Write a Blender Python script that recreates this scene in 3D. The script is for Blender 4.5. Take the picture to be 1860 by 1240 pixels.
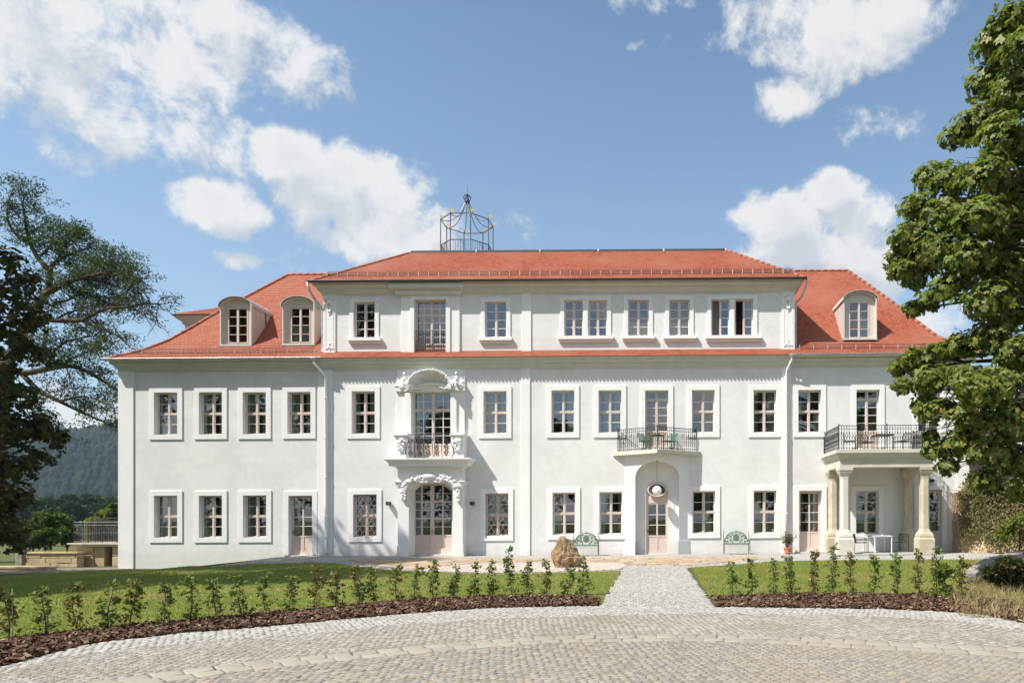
import bpy, bmesh, math, random
import numpy as np
from mathutils import Vector, Matrix, noise
R = math.radians
random.seed(7)
rng = np.random.default_rng(11)
scene = bpy.context.scene
for o in list(bpy.data.objects): bpy.data.objects.remove(o)
COL = scene.collection

# ------------------------------------------------------------------ camera
CD, CH, FP, PX0, PY0 = 31.0, 1.75, 1240.0, 1188.0, 938.0
cam = bpy.data.cameras.new('camera'); camo = bpy.data.objects.new('camera', cam); COL.objects.link(camo)
camo.location = (0, -CD, CH); camo.rotation_euler = (R(90), 0, 0)
cam.sensor_width = 36; cam.lens = 24.0
cam.shift_x = (930-PX0)/1860; cam.shift_y = (PY0-620)/1860
cam.clip_start = 0.1; cam.clip_end = 8000
scene.camera = camo
# ------------------------------------------------------------------ light
SUNV = Vector((1.5, 1.0, -2.35)).normalized()      # direction the light travels
sun = bpy.data.lights.new('sun', 'SUN'); suno = bpy.data.objects.new('sun', sun); COL.objects.link(suno)
sun.energy = 4.9; sun.angle = R(0.53); sun.color = (1.0, 0.945, 0.875)
suno.rotation_euler = SUNV.to_track_quat('-Z', 'Y').to_euler(); suno.location = (-30, -30, 50)
scene.view_settings.view_transform = 'Standard'; scene.view_settings.look = 'None'
scene.view_settings.exposure = 0.65; scene.view_settings.gamma = 1.0
try: scene.cycles.max_bounces = 8; scene.cycles.transparent_max_bounces = 16
except Exception: pass

# ------------------------------------------------------------------ node helpers
class NT:
    def __init__(s, nt): s.nt = nt
    def n(s, typ, **kw):
        nd = s.nt.nodes.new(typ)
        for k, v in kw.items():
            if k.startswith('i_'):
                key = k[2:].replace('_', ' ')
                key = int(key) if key.isdigit() else key
                nd.inputs[key].default_value = v
            else: setattr(nd, k, v)
        return nd
    def l(s, a, b): s.nt.links.new(a, b); return b
    def inp(s, sock, v):
        if isinstance(v, (int, float, tuple, list)): sock.default_value = v
        else: s.nt.links.new(v, sock)
    def m(s, op, a, b=0.0, c=0.0, clamp=False):
        nd = s.nt.nodes.new('ShaderNodeMath'); nd.operation = op; nd.use_clamp = clamp
        for i, v in enumerate((a, b, c)): s.inp(nd.inputs[i], v)
        return nd.outputs[0]
    def mix(s, f, a, b, blend='MIX'):
        nd = s.nt.nodes.new('ShaderNodeMix'); nd.data_type = 'RGBA'; nd.blend_type = blend
        s.inp(nd.inputs[0], f); s.inp(nd.inputs[6], a); s.inp(nd.inputs[7], b)
        return nd.outputs[2]
    def noise(s, vec, scale, detail=4, rough=.55, dist=0.0):
        nd = s.nt.nodes.new('ShaderNodeTexNoise')
        nd.inputs['Scale'].default_value = scale; nd.inputs['Detail'].default_value = detail
        nd.inputs['Roughness'].default_value = rough; nd.inputs['Distortion'].default_value = dist
        if vec is not None: s.nt.links.new(vec, nd.inputs['Vector'])
        return nd.outputs[0]
    def ramp(s, f, stops):
        nd = s.nt.nodes.new('ShaderNodeValToRGB'); s.inp(nd.inputs[0], f)
        el = nd.color_ramp.elements
        while len(el) < len(stops): el.new(0.5)
        for e, (p, c) in zip(el, stops):
            e.position = p; e.color = (*c, 1) if len(c) == 3 else c
        return nd.outputs[0]
    def sm(s, v, lo, hi):
        nd = s.nt.nodes.new('ShaderNodeMapRange'); nd.interpolation_type = 'SMOOTHSTEP'
        s.inp(nd.inputs[0], v); nd.inputs[1].default_value = lo; nd.inputs[2].default_value = hi
        return nd.outputs[0]

# ------------------------------------------------------------------ world: sky and clouds by compass direction
world = bpy.data.worlds.new('World'); scene.world = world; world.use_nodes = True
w = NT(world.node_tree); world.node_tree.nodes.clear()
sky = w.n('ShaderNodeTexSky', sky_type='NISHITA', sun_disc=False)
sky.sun_elevation = math.asin(-SUNV.z); sky.sun_rotation = R(236.3); sky.altitude = 150; sky.air_density = 1.0; sky.dust_density = .8; sky.ozone_density = 1.2
tc = w.n('ShaderNodeTexCoord'); D3 = tc.outputs['Generated']
sep = w.n('ShaderNodeSeparateXYZ'); w.l(D3, sep.inputs[0])
AZ = w.m('ARCTAN2', sep.outputs[0], sep.outputs[1]); EL = w.m('ARCSINE', sep.outputs[2])
def azel(px, py):
    u = (px-PX0)/FP; v = (PY0-py)/FP
    return math.atan(u), math.atan(v/math.sqrt(1+u*u))
CLOUDS = [  # (px, py, rx, ry, weight): bodies of cloud measured as azimuth and elevation
 (60,40,330,150,1.2),(330,50,250,110,1.25),(480,95,130,80,1.0),(130,170,260,90,.85),(300,190,120,50,.45),(40,240,150,40,.3),
 (545,290,75,50,1.15),(640,345,115,70,1.4),(705,385,105,85,1.45),(755,425,90,75,1.35),(660,440,90,50,.8),
 (395,382,75,45,1.1),(440,400,30,40,.7),(440,470,40,16,.5),(560,480,90,22,.35),
 (1560,35,150,85,1.0),(1600,80,90,55,.85),(1430,20,110,40,.55),(1440,180,55,40,.6),(1480,110,50,60,.4),(1585,228,55,30,.3),(1260,75,60,24,.2),(1130,5,90,24,.25),
 (1515,362,62,46,1.3),(1445,405,80,55,1.35),(1560,405,75,58,1.4),(1500,455,130,50,1.4),(1620,470,60,60,1.2),(1380,385,40,40,.7),
 (930,415,30,16,.2),(150,775,130,60,.75),(60,700,120,40,.5),(1720,570,60,40,.7),(1900,400,140,90,.9),(2100,120,240,110,.9),(-350,300,260,120,.9)]
def dens(off_az, off_el):
    az = w.m('ADD', AZ, off_az) if off_az else AZ
    el = w.m('ADD', EL, off_el) if off_el else EL
    cur = None
    for (px, py, rx, ry, wt) in CLOUDS:
        a, e = azel(px, py); a1, _ = azel(px+rx*.5, py); a0, _ = azel(px-rx*.5, py); _, e1 = azel(px, py-ry*.5); _, e0 = azel(px, py+ry*.5)
        dx = w.m('MULTIPLY', w.m('SUBTRACT', az, a), 1/(abs(a1-a0)*1.25)); dy = w.m('MULTIPLY', w.m('SUBTRACT', el, e), 1/(abs(e1-e0)*1.25))
        r2 = w.m('ADD', w.m('MULTIPLY', dx, dx), w.m('MULTIPLY', dy, dy))
        v = w.m('MULTIPLY', w.m('SUBTRACT', 1.0, r2), wt)
        cur = v if cur is None else w.m('SMOOTH_MAX', cur, v, .25)
    va = w.n('ShaderNodeVectorMath', operation='ADD'); w.l(D3, va.inputs[0]); va.inputs[1].default_value = (off_az, 0, off_el)
    n1 = w.noise(va.outputs[0], 6.5, 13, .60, .25); n2 = w.noise(va.outputs[0], 19, 13, .66, .3)
    nn = w.m('ADD', w.m('MULTIPLY', w.m('SUBTRACT', n1, .5), 3.9), w.m('MULTIPLY', w.m('SUBTRACT', n2, .5), 2.6))
    back = w.m('SUBTRACT', w.m('MULTIPLY', w.sm(w.m('ABSOLUTE', az), 1.0, 1.5), 1.65), 1.4)     # broken cloud all round the rest of the sky
    return w.m('ADD', w.m('MAXIMUM', cur, back), nn)
d0 = dens(0, 0); d1 = dens(-.014, .032)
cover = w.sm(d0, -.06, .74)
lit = w.sm(w.m('SUBTRACT', d1, d0), -.55, .55)           # less cloud towards the sun: brighter
lit = w.m('SUBTRACT', 1.0, lit)
thick = w.sm(d0, .7, 2.0)
shade = w.m('MULTIPLY', w.m('SUBTRACT', 1.0, w.m('MULTIPLY', thick, .30)), w.m('ADD', w.m('MULTIPLY', lit, .55), .50))
CB = .56
ccol = w.mix(shade, (CB*.46, CB*.53, CB*.64, 1), (CB, CB*1.0, CB*1.0, 1))
skyc = w.mix(1.0, sky.outputs[0], (.105*.97, .105*1.08, .105*1.07, 1), 'MULTIPLY')
# a thin veil of vapour towards the horizon
veil = w.m('MULTIPLY', w.sm(w.m('SUBTRACT', .75, EL), 0, .75), .50)
skyc = w.mix(veil, skyc, (.31, .41, .52, 1))
colr = w.mix(w.m('MULTIPLY', cover, .96), skyc, ccol)
bg = w.n('ShaderNodeBackground'); w.l(colr, bg.inputs[0]); bg.inputs[1].default_value = 1.0
wo = w.n('ShaderNodeOutputWorld'); w.l(bg.outputs[0], wo.inputs[0])

# ------------------------------------------------------------------ materials
MAT = {}
def mat(name, build):
    m = bpy.data.materials.new(name); m.use_nodes = True; m.node_tree.nodes.clear()
    t = NT(m.node_tree); out = t.n('ShaderNodeOutputMaterial')
    sh = build(t); t.l(sh, out.inputs[0]); MAT[name] = m; return m
def P(t, col, rough=.6, bump=None, bs=.3, bd=.02, metal=0.0, spec=.5, rin=None):
    p = t.n('ShaderNodeBsdfPrincipled'); t.inp(p.inputs['Base Color'], col if not isinstance(col, tuple) else (*col[:3], 1))
    t.inp(p.inputs['Roughness'], rin if rin is not None else rough); p.inputs['Metallic'].default_value = metal
    p.inputs['Specular IOR Level'].default_value = spec
    if bump is not None:
        b = t.n('ShaderNodeBump'); b.inputs['Strength'].default_value = bs; b.inputs['Distance'].default_value = bd
        t.l(bump, b.inputs['Height']); t.l(b.outputs[0], p.inputs['Normal'])
    return p.outputs[0]
def obc(t): return t.n('ShaderNodeTexCoord').outputs['Object']
def mp(t, vec, sc):
    m = t.n('ShaderNodeMapping'); m.inputs['Scale'].default_value = sc; t.l(vec, m.inputs[0]); return m.outputs[0]
def plaster(a, b, stain=.5):
    def f(t):
        o = obc(t)
        n1 = t.noise(o, .55, 7, .62, .6); n2 = t.noise(o, 3.1, 6, .6); n3 = t.noise(o, 38, 4, .6)
        c = t.mix(t.sm(t.m('ADD', t.m('MULTIPLY', n1, .65), t.m('MULTIPLY', n2, .35)), .36, .64), (*a, 1), (*b, 1))
        z = t.n('ShaderNodeSeparateXYZ'); t.l(o, z.inputs[0])
        low = t.m('MULTIPLY', t.sm(t.m('ADD', z.outputs[2], t.m('MULTIPLY', n2, .9)), .95, .25), stain)   # splash dirt near the ground
        c = t.mix(t.m('MULTIPLY', low, .55), c, (.50, .45, .37, 1))
        st = t.noise(mp(t, o, (5, 5, .35)), 1.0, 5, .6)
        c = t.mix(t.m('MULTIPLY', t.sm(st, .60, .78), .16*stain), c, (.45, .44, .42, 1))
        return P(t, c, .9, t.m('ADD', n3, t.m('MULTIPLY', n2, 1.6)), .30, .015, spec=.2)
    return f
mat('wall_plaster', plaster((.64, .635, .628), (.72, .715, .707)))
mat('trim_plaster', plaster((.74, .735, .725), (.785, .78, .77), .35))
mat('cornice_plaster', plaster((.58, .56, .51), (.65, .63, .58), .5))
mat('sculpted_plaster', plaster((.71, .705, .685), (.77, .765, .75), .6))
def tiles(a, b, c3, tw=.17):
    def f(t):
        uv = t.n('ShaderNodeUVMap').outputs[0]
        br = t.n('ShaderNodeTexBrick', offset=.5, squash=1.0); t.l(uv, br.inputs['Vector'])
        br.inputs['Scale'].default_value = 1; br.inputs['Mortar Size'].default_value = .013; br.inputs['Brick Width'].default_value = tw; br.inputs['Row Height'].default_value = .165
        br.inputs['Color1'].default_value = (*a, 1); br.inputs['Color2'].default_value = (*b, 1); br.inputs['Mortar'].default_value = (a[0]*.38, a[1]*.30, a[2]*.32, 1); br.inputs['Bias'].default_value = -.1  # dark mortar colour paints in the shadow lines in the gaps between tile courses
        o = obc(t); n = t.noise(o, .35, 5, .6); n2 = t.noise(o, 9, 4, .6)
        c = t.mix(t.sm(n, .4, .68), br.outputs[0], (*c3, 1)); c = t.mix(t.sm(n2, .55, .8), c, (a[0]*.72, a[1]*.66, a[2]*.66, 1))
        return P(t, c, .72, t.m('SUBTRACT', n2, t.m('MULTIPLY', br.outputs[1], 2)), .35, .01, spec=.3)
    return f
mat('clay_tiles', tiles((.375, .102, .048), (.235, .06, .032), (.32, .112, .064)))
mat('ridge_tiles', lambda t: P(t, t.mix(t.sm(t.noise(obc(t), 4, 4), .4, .6), (.28, .085, .05, 1), (.35, .115, .07, 1)), .7))
mat('zinc', lambda t: P(t, t.mix(t.sm(t.noise(obc(t), 3, 5), .35, .65), (.40, .42, .44, 1), (.55, .57, .58, 1)), .45, metal=.35))
mat('dark_metal_edge', lambda t: P(t, t.mix(t.noise(obc(t), 2, 4), (.05, .055, .06, 1), (.10, .105, .11, 1)), .5, metal=.3))
mat('white_pipe', lambda t: P(t, t.mix(t.noise(obc(t), 2, 4), (.66, .67, .67, 1), (.76, .77, .77, 1)), .35))
mat('window_wood', lambda t: P(t, t.mix(t.noise(mp(t, obc(t), (3, 3, 1)), 4, 5), (.60, .475, .405, 1), (.67, .55, .475, 1)), .5))
mat('door_wood', lambda t: P(t, t.mix(t.noise(mp(t, obc(t), (30, 30, .8)), 1, 5), (.58, .47, .405, 1), (.65, .545, .48, 1)), .5))
mat('dormer_panel', lambda t: P(t, t.mix(t.noise(obc(t), 2, 5), (.54, .49, .43, 1), (.62, .57, .51, 1)), .6))
mat('dormer_cheek', lambda t: P(t, t.mix(t.noise(obc(t), 2, 5), (.50, .42, .38, 1), (.58, .50, .45, 1)), .6))
mat('muntin_white', lambda t: P(t, (.78, .76, .73), .5))
mat('iron', lambda t: P(t, t.mix(t.noise(obc(t), 20, 3), (.022, .022, .024, 1), (.045, .043, .043, 1)), .45, metal=.4))
mat('rusty_iron', lambda t: P(t, t.mix(t.noise(obc(t), 12, 4), (.055, .035, .028, 1), (.11, .065, .045, 1)), .6, metal=.3))
mat('weathered_iron', lambda t: P(t, t.mix(t.noise(obc(t), 12, 4), (.20, .15, .13, 1), (.34, .27, .24, 1)), .6))
mat('gazebo_iron', lambda t: P(t, t.mix(t.sm(t.noise(obc(t), 1.6, 3), .4, .6), (.08, .07, .065, 1), (.22, .165, .11, 1)), .5, metal=.5))
mat('gold_leaf', lambda t: P(t, (.75, .48, .16), .35, metal=.8))
mat('brass', lambda t: P(t, (.45, .30, .10), .35, metal=.9))
mat('green_iron', lambda t: P(t, t.mix(t.noise(obc(t), 8, 4), (.085, .15, .10, 1), (.16, .235, .165, 1)), .5))
mat('room', lambda t: P(t, t.mix(t.noise(obc(t), .7, 3), (.10, .085, .07, 1), (.20, .17, .14, 1)), .9))
mat('white_table', lambda t: P(t, (.80, .80, .79), .4))
mat('teal_paint', lambda t: P(t, (.10, .26, .22), .5))
mat('terracotta', lambda t: P(t, t.mix(t.noise(obc(t), 9, 4), (.50, .16, .08, 1), (.62, .24, .13, 1)), .7))
mat('ceramic', lambda t: P(t, (.75, .74, .72), .3))
mat('opal_glass', lambda t: P(t, (.92, .92, .90), .18))
mat('cable', lambda t: P(t, (.06, .05, .05), .5))
def glassm(t):
    o = obc(t); b = t.n('ShaderNodeBump'); b.inputs['Strength'].default_value = .05; b.inputs['Distance'].default_value = .02
    t.l(t.noise(o, 1.6, 2), b.inputs['Height'])
    fr = t.n('ShaderNodeFresnel'); fr.inputs[0].default_value = 1.5; t.l(b.outputs[0], fr.inputs['Normal'])
    gl = t.n('ShaderNodeBsdfGlossy'); gl.inputs['Roughness'].default_value = .015; gl.inputs['Color'].default_value = (.93, .96, 1, 1); t.l(b.outputs[0], gl.inputs['Normal'])
    tr = t.n('ShaderNodeBsdfTransparent'); tr.inputs[0].default_value = (.84, .87, .85, 1)
    mx = t.n('ShaderNodeMixShader'); t.l(t.m('ADD', t.m('MULTIPLY', fr.outputs[0], 1.6), .13, clamp=True), mx.inputs[0]); t.l(tr.outputs[0], mx.inputs[1]); t.l(gl.outputs[0], mx.inputs[2])
    return mx.outputs[0]
mat('glass', glassm)
def curt(a, b):
    def f(t):
        o = obc(t); c = t.mix(t.noise(mp(t, o, (14, 14, .4)), 1, 3), (*a, 1), (*b, 1))
        p = P(t, c, .9); tl = t.n('ShaderNodeBsdfTranslucent'); t.l(c, tl.inputs[0])
        mx = t.n('ShaderNodeMixShader'); mx.inputs[0].default_value = .25; t.l(p, mx.inputs[1]); t.l(tl.outputs[0], mx.inputs[2]); return mx.outputs[0]
    return f
mat('curtain_green', curt((.44, .46, .38), (.66, .67, .58)))
mat('curtain_grey', curt((.20, .20, .19), (.38, .38, .37)))
mat('curtain_white', curt((.60, .66, .62), (.75, .78, .74)))
def stonem(a, b, c3, sc=2.0, bs=.4, spots=.5):
    def f(t):
        o = obc(t); n1 = t.noise(o, sc, 7, .6, .4); n2 = t.noise(o, sc*9, 5, .65)
        c = t.mix(t.sm(n1, .38, .62), (*a, 1), (*b, 1)); c = t.mix(t.m('MULTIPLY', t.sm(n2, .52, .75), spots), c, (*c3, 1))
        return P(t, c, .88, t.m('ADD', n2, t.m('MULTIPLY', n1, 2)), bs, .02, spec=.2)
    return f
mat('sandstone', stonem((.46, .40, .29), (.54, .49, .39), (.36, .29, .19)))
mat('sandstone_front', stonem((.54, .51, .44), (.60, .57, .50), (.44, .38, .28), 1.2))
mat('sandstone_warm', stonem((.40, .29, .17), (.50, .39, .24), (.24, .17, .10), 1.5, .5))
mat('pale_pier', stonem((.70, .67, .60), (.76, .73, .66), (.60, .54, .44), 1.5, .25))
mat('boulder', stonem((.24, .155, .085), (.34, .245, .15), (.13, .08, .045), 1.8, .9, .8))
mat('grey_stone', stonem((.20, .18, .15), (.32, .29, .25), (.12, .11, .10), 2.5, .7))
mat('slate', stonem((.05, .055, .065), (.09, .095, .11), (.03, .03, .035), 3))
mat('beige_house', stonem((.55, .42, .34), (.60, .48, .40), (.48, .36, .28), .8, .2))
def isl(stops, rough=.85, big=None, bs=.5, nsc=45, dirt=.45):
    def f(t):
        g = t.n('ShaderNodeNewGeometry'); o = obc(t)
        c = t.ramp(g.outputs['Random Per Island'], stops)
        n = t.noise(o, nsc, 5, .65); c = t.mix(t.m('MULTIPLY', t.sm(n, .5, .75), .35), c, (.10, .09, .08, 1))
        if big is not None:
            n2 = t.noise(o, .55, 6, .62, .5); c = t.mix(t.m('MULTIPLY', t.sm(n2, .48, .66), dirt), c, (*big, 1))
        return P(t, c, rough, n, bs, .006, spec=.25)
    return f
mat('white_cobble', isl([(0, (.28, .275, .255)), (.3, (.35, .345, .32)), (.7, (.39, .38, .355)), (1, (.31, .29, .26))], big=(.29, .265, .22), dirt=.3))
mat('lane_cobble', isl([(0, (.23, .22, .195)), (.35, (.29, .275, .245)), (.7, (.34, .32, .28)), (1, (.26, .245, .215))], big=(.21, .175, .12), dirt=.6))
mat('yard_cobble', isl([(0, (.195, .18, .16)), (.25, (.255, .238, .205)), (.5, (.285, .26, .22)), (.72, (.30, .25, .185)), (.86, (.22, .21, .195)), (1, (.32, .29, .24))], big=(.275, .235, .175), dirt=.75, bs=.3))
mat('beige_paver', isl([(0, (.29, .26, .21)), (.5, (.325, .295, .24)), (1, (.27, .24, .195))], big=(.28, .245, .195), bs=.3))
mat('flag_stone', isl([(0, (.33, .22, .13)), (.3, (.42, .29, .18)), (.55, (.36, .30, .24)), (.8, (.46, .36, .25)), (1, (.28, .20, .14))], big=(.25, .20, .15), nsc=14))
mat('bark', isl([(0, (.035, .020, .012)), (.35, (.085, .044, .026)), (.7, (.14, .075, .045)), (.9, (.20, .125, .08)), (1, (.36, .27, .18))], nsc=30))
def joint(a, b, sc=25):
    return lambda t: P(t, t.mix(t.sm(t.noise(obc(t), sc, 6, .7), .35, .65), (*a, 1), (*b, 1)), .95, t.noise(obc(t), sc*2, 5, .7), .6, .02, spec=.1)
mat('joint_sand', joint((.17, .155, .125), (.24, .215, .175)))
mat('joint_dark', joint((.13, .115, .09), (.21, .185, .145)))
mat('bed_soil', joint((.035, .018, .012), (.10, .045, .028), 18))
mat('gravel', joint((.36, .31, .255), (.50, .44, .37), 30))
mat('pebble', isl([(0, (.34, .29, .24)), (.5, (.46, .40, .34)), (1, (.54, .49, .43))], nsc=60))
mat('earth', joint((.12, .095, .06), (.22, .18, .11), 6))
def grassbase(t):
    o = obc(t); n1 = t.noise(o, .55, 6, .6, .5); n2 = t.noise(o, 26, 6, .7)
    c = t.mix(t.sm(n1, .38, .66), (.16, .19, .04, 1), (.27, .22, .09, 1)); c = t.mix(t.m('MULTIPLY', t.sm(n2, .5, .72), .5), c, (.05, .085, .016, 1))
    return P(t, c, .9, n2, .8, .03, spec=.15)
mat('lawn_base', grassbase)
def meadow(t):
    o = obc(t); n1 = t.noise(o, .012, 6, .6, .5); n2 = t.noise(o, .25, 7, .65)
    c = t.mix(t.sm(n1, .4, .62), (.045, .07, .022, 1), (.10, .11, .045, 1)); c = t.mix(t.sm(n2, .5, .75), c, (.05, .08, .025, 1))
    return P(t, c, .95, n2, .5, .1, spec=.1)
mat('meadow', meadow)
def leafm(stops, trans=.35, rough=.45, spec=.4, big=None):
    def f(t):
        g = t.n('ShaderNodeNewGeometry'); c = t.ramp(g.outputs['Random Per Island'], stops)
        if big:
            n = t.noise(obc(t), big[0], 3, .6); c = t.mix(t.sm(n, .42, .66), c, (*big[1], 1))
        p = P(t, c, rough, spec=spec); tl = t.n('ShaderNodeBsdfTranslucent'); t.l(t.mix(1.0, c, (1.15, 1.25, .55, 1), 'MULTIPLY'), tl.inputs[0])
        mx = t.n('ShaderNodeMixShader'); mx.inputs[0].default_value = trans; t.l(p, mx.inputs[1]); t.l(tl.outputs[0], mx.inputs[2]); return mx.outputs[0]
    return f
mat('leaf_chestnut', leafm([(0, (.085, .12, .018)), (.4, (.135, .185, .03)), (.8, (.195, .23, .045)), (.95, (.30, .29, .065)), (1, (.34, .24, .07))], .42, .5, .35))
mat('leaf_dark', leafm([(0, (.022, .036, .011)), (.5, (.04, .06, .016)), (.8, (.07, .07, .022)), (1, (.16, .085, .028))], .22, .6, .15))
mat('leaf_fine', leafm([(0, (.03, .055, .018)), (.5, (.05, .085, .026)), (1, (.085, .115, .042))], .35, .55, .25))
mat('leaf_shrub', leafm([(0, (.03, .065, .014)), (.6, (.07, .12, .028)), (.9, (.12, .16, .035)), (1, (.20, .13, .05))], .35, .5, .35))
mat('leaf_sapling', leafm([(0, (.07, .12, .022)), (.45, (.125, .185, .034)), (.85, (.19, .25, .055)), (1, (.33, .25, .08))], .35, .45, .4))
mat('leaf_sapling_red', leafm([(0, (.08, .11, .022)), (.5, (.15, .16, .036)), (1, (.30, .19, .08))], .35, .5, .35))
mat('leaf_distant', leafm([(0, (.02, .036, .014)), (.5, (.036, .06, .02)), (1, (.07, .092, .034))], .2, .8, .1, big=(.08, (.075, .095, .045))))
mat('leaf_conifer', leafm([(0, (.005, .012, .007)), (.6, (.009, .020, .009)), (1, (.018, .032, .013))], .1, .9, .05, big=(.02, (.022, .034, .013))))
mat('leaf_vine', leafm([(0, (.06, .085, .022)), (.5, (.11, .14, .036)), (.8, (.18, .16, .065)), (1, (.30, .20, .11))], .3, .6, .2, big=(.9, (.22, .165, .09))))
mat('grass_blade', leafm([(0, (.125, .21, .028)), (.6, (.195, .28, .045)), (.9, (.29, .32, .07)), (1, (.38, .33, .13))], .35, .6, .2, big=(.6, (.27, .27, .08))))
mat('dry_grass', leafm([(0, (.22, .18, .08)), (.6, (.36, .29, .14)), (1, (.46, .39, .22))], .3, .7, .2))
mat('bark_trunk', stonem((.07, .05, .035), (.13, .10, .07), (.035, .025, .02), 3, .9))
mat('twig', stonem((.10, .075, .05), (.16, .12, .085), (.06, .04, .03), 6, .4))
mat('stake', lambda t: P(t, (.45, .34, .22), .8))
def forest(t):
    o = obc(t); n1 = t.noise(o, .02, 6, .6, .3); n2 = t.noise(o, .12, 6, .7)
    c = t.mix(t.sm(n1, .42, .6), (.010, .020, .010, 1), (.022, .036, .013, 1)); c = t.mix(t.sm(n2, .5, .7), c, (.012, .022, .010, 1))
    return P(t, c, .95, n2, 1.0, 4.0, spec=.05)
mat('forest_floor', forest)

# ------------------------------------------------------------------ object helpers
KS, XC = .007, -6.45              # the old house stands a little out of level: it climbs 7 mm per metre to the right
def tagd(o, label=None, cat=None, group=None, kind=None):
    if label: o['label'] = label
    if cat: o['category'] = cat
    if group: o['group'] = group
    if kind: o['kind'] = kind
    return o
ORG = {}
def empty(name, loc, label=None, cat=None, group=None, rz=0):
    o = bpy.data.objects.new(name, None); COL.objects.link(o); o.location = loc; o.rotation_euler = (0, 0, rz); o.empty_display_size = .3
    tagd(o, label, cat, group); return o
def rootloc(o):
    while o.parent: o = o.parent
    return o
class MB:
    def __init__(s): s.v = []; s.f = []; s.uv = []
    def add(s, vs, fs, uvs=None):
        b = len(s.v); s.v += [tuple(p) for p in vs]
        for i, f in enumerate(fs):
            s.f.append(tuple(b+k for k in f)); s.uv.append(uvs[i] if uvs else None)
        return s
    def box(s, x0, x1, y0, y1, z0, z1):
        if x0 > x1: x0, x1 = x1, x0
        if y0 > y1: y0, y1 = y1, y0
        if z0 > z1: z0, z1 = z1, z0
        return s.add([(x0,y0,z0),(x1,y0,z0),(x1,y1,z0),(x0,y1,z0),(x0,y0,z1),(x1,y0,z1),(x1,y1,z1),(x0,y1,z1)],
              [(0,3,2,1),(4,5,6,7),(0,1,5,4),(1,2,6,5),(2,3,7,6),(3,0,4,7)])
    def prism(s, poly, y0, y1):      # polygon in x,z extruded along y
        n = len(poly)
        s.add([(x,y0,z) for x,z in poly]+[(x,y1,z) for x,z in poly],
              [tuple(range(n))[::1], tuple(range(2*n-1,n-1,-1))]+[(i,i+n,(i+1)%n+n,(i+1)%n) for i in range(n)])
        return s
    def slab(s, poly, z0, z1):       # polygon in x,y extruded along z
        n = len(poly)
        s.add([(x,y,z0) for x,y in poly]+[(x,y,z1) for x,y in poly],
              [tuple(range(n-1,-1,-1)), tuple(range(n,2*n))]+[(i,(i+1)%n,(i+1)%n+n,i+n) for i in range(n)])
        return s
    def tube(s, pts, r, n=6, caps=True):
        pts = [Vector(p) for p in pts]; m = len(pts)
        rs = r if isinstance(r, (list, tuple)) else [r]*m
        vs = []; up = Vector((0, 0, 1)); prev = None
        for i, p in enumerate(pts):
            d = (pts[min(i+1, m-1)]-pts[max(i-1, 0)])
            d = d.normalized() if d.length > 1e-9 else Vector((0, 0, 1))
            if prev is None:
                a = d.cross(up if abs(d.z) < .9 else Vector((1, 0, 0))).normalized()
            else:
                a = (prev-d*prev.dot(d)); a = a.normalized() if a.length > 1e-6 else d.orthogonal().normalized()
            prev = a; b = d.cross(a)
            for k in range(n):
                t = 2*math.pi*k/n; vs.append(p+(a*math.cos(t)+b*math.sin(t))*rs[i])
        fs = [(i*n+k, i*n+(k+1) % n, (i+1)*n+(k+1) % n, (i+1)*n+k) for i in range(m-1) for k in range(n)]
        if caps: fs += [tuple(range(n-1, -1, -1)), tuple((m-1)*n+k for k in range(n))]
        return s.add(vs, fs)
    def lathe(s, c, prof, n=16):
        vs = []; m = len(prof)
        for (r, z) in prof:
            for k in range(n):
                t = 2*math.pi*k/n; vs.append((c[0]+r*math.cos(t), c[1]+r*math.sin(t), c[2]+z))
        fs = [(i*n+k, i*n+(k+1) % n, (i+1)*n+(k+1) % n, (i+1)*n+k) for i in range(m-1) for k in range(n)]
        fs += [tuple(range(n-1, -1, -1)), tuple((m-1)*n+k for k in range(n))]
        return s.add(vs, fs)
    def ball(s, c, r, n=8, m=6):
        if not isinstance(r, (list, tuple)): r = (r, r, r)
        vs = [(c[0], c[1], c[2]-r[2])]
        for i in range(1, m):
            a = -math.pi/2+math.pi*i/m
            for k in range(n):
                t = 2*math.pi*k/n; vs.append((c[0]+r[0]*math.cos(a)*math.cos(t), c[1]+r[1]*math.cos(a)*math.sin(t), c[2]+r[2]*math.sin(a)))
        vs.append((c[0], c[1], c[2]+r[2])); e = len(vs)-1
        fs = [(0, 1+(k+1) % n, 1+k) for k in range(n)]
        for i in range(m-2):
            for k in range(n): fs.append((1+i*n+k, 1+i*n+(k+1) % n, 1+(i+1)*n+(k+1) % n, 1+(i+1)*n+k))
        fs += [(e, 1+(m-2)*n+k, 1+(m-2)*n+(k+1) % n) for k in range(n)]
        return s.add(vs, fs)
    def build(s, name, m, parent=None, shear=False, smooth=False, bevel=0, local=False):
        me = bpy.data.meshes.new(name)
        off = Vector((0, 0, 0)) if (parent is None or local) else rootloc(parent).location
        vs = s.v
        if shear: vs = [(x, y, z+KS*(x-XC)) for x, y, z in vs]
        if off.length > 0: vs = [(x-off[0], y-off[1], z-off[2]) for x, y, z in vs]
        me.from_pydata(vs, [], s.f)
        if any(u is not None for u in s.uv):
            ul = me.uv_layers.new(name='UVMap'); i = 0
            for f, u in zip(s.f, s.uv):
                for k in range(len(f)):
                    ul.data[i].uv = u[k] if u is not None else (0, 0)
                    i += 1
        me.materials.append(MAT[m] if isinstance(m, str) else m)
        if smooth: me.polygons.foreach_set('use_smooth', [True]*len(me.polygons))
        me.update(); o = bpy.data.objects.new(name, me); COL.objects.link(o)
        if parent is not None: o.parent = parent
        if bevel:
            b = o.modifiers.new('bevel', 'BEVEL'); b.width = bevel; b.segments = 2; b.limit_method = 'ANGLE'; b.angle_limit = R(40)
        return o
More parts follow.
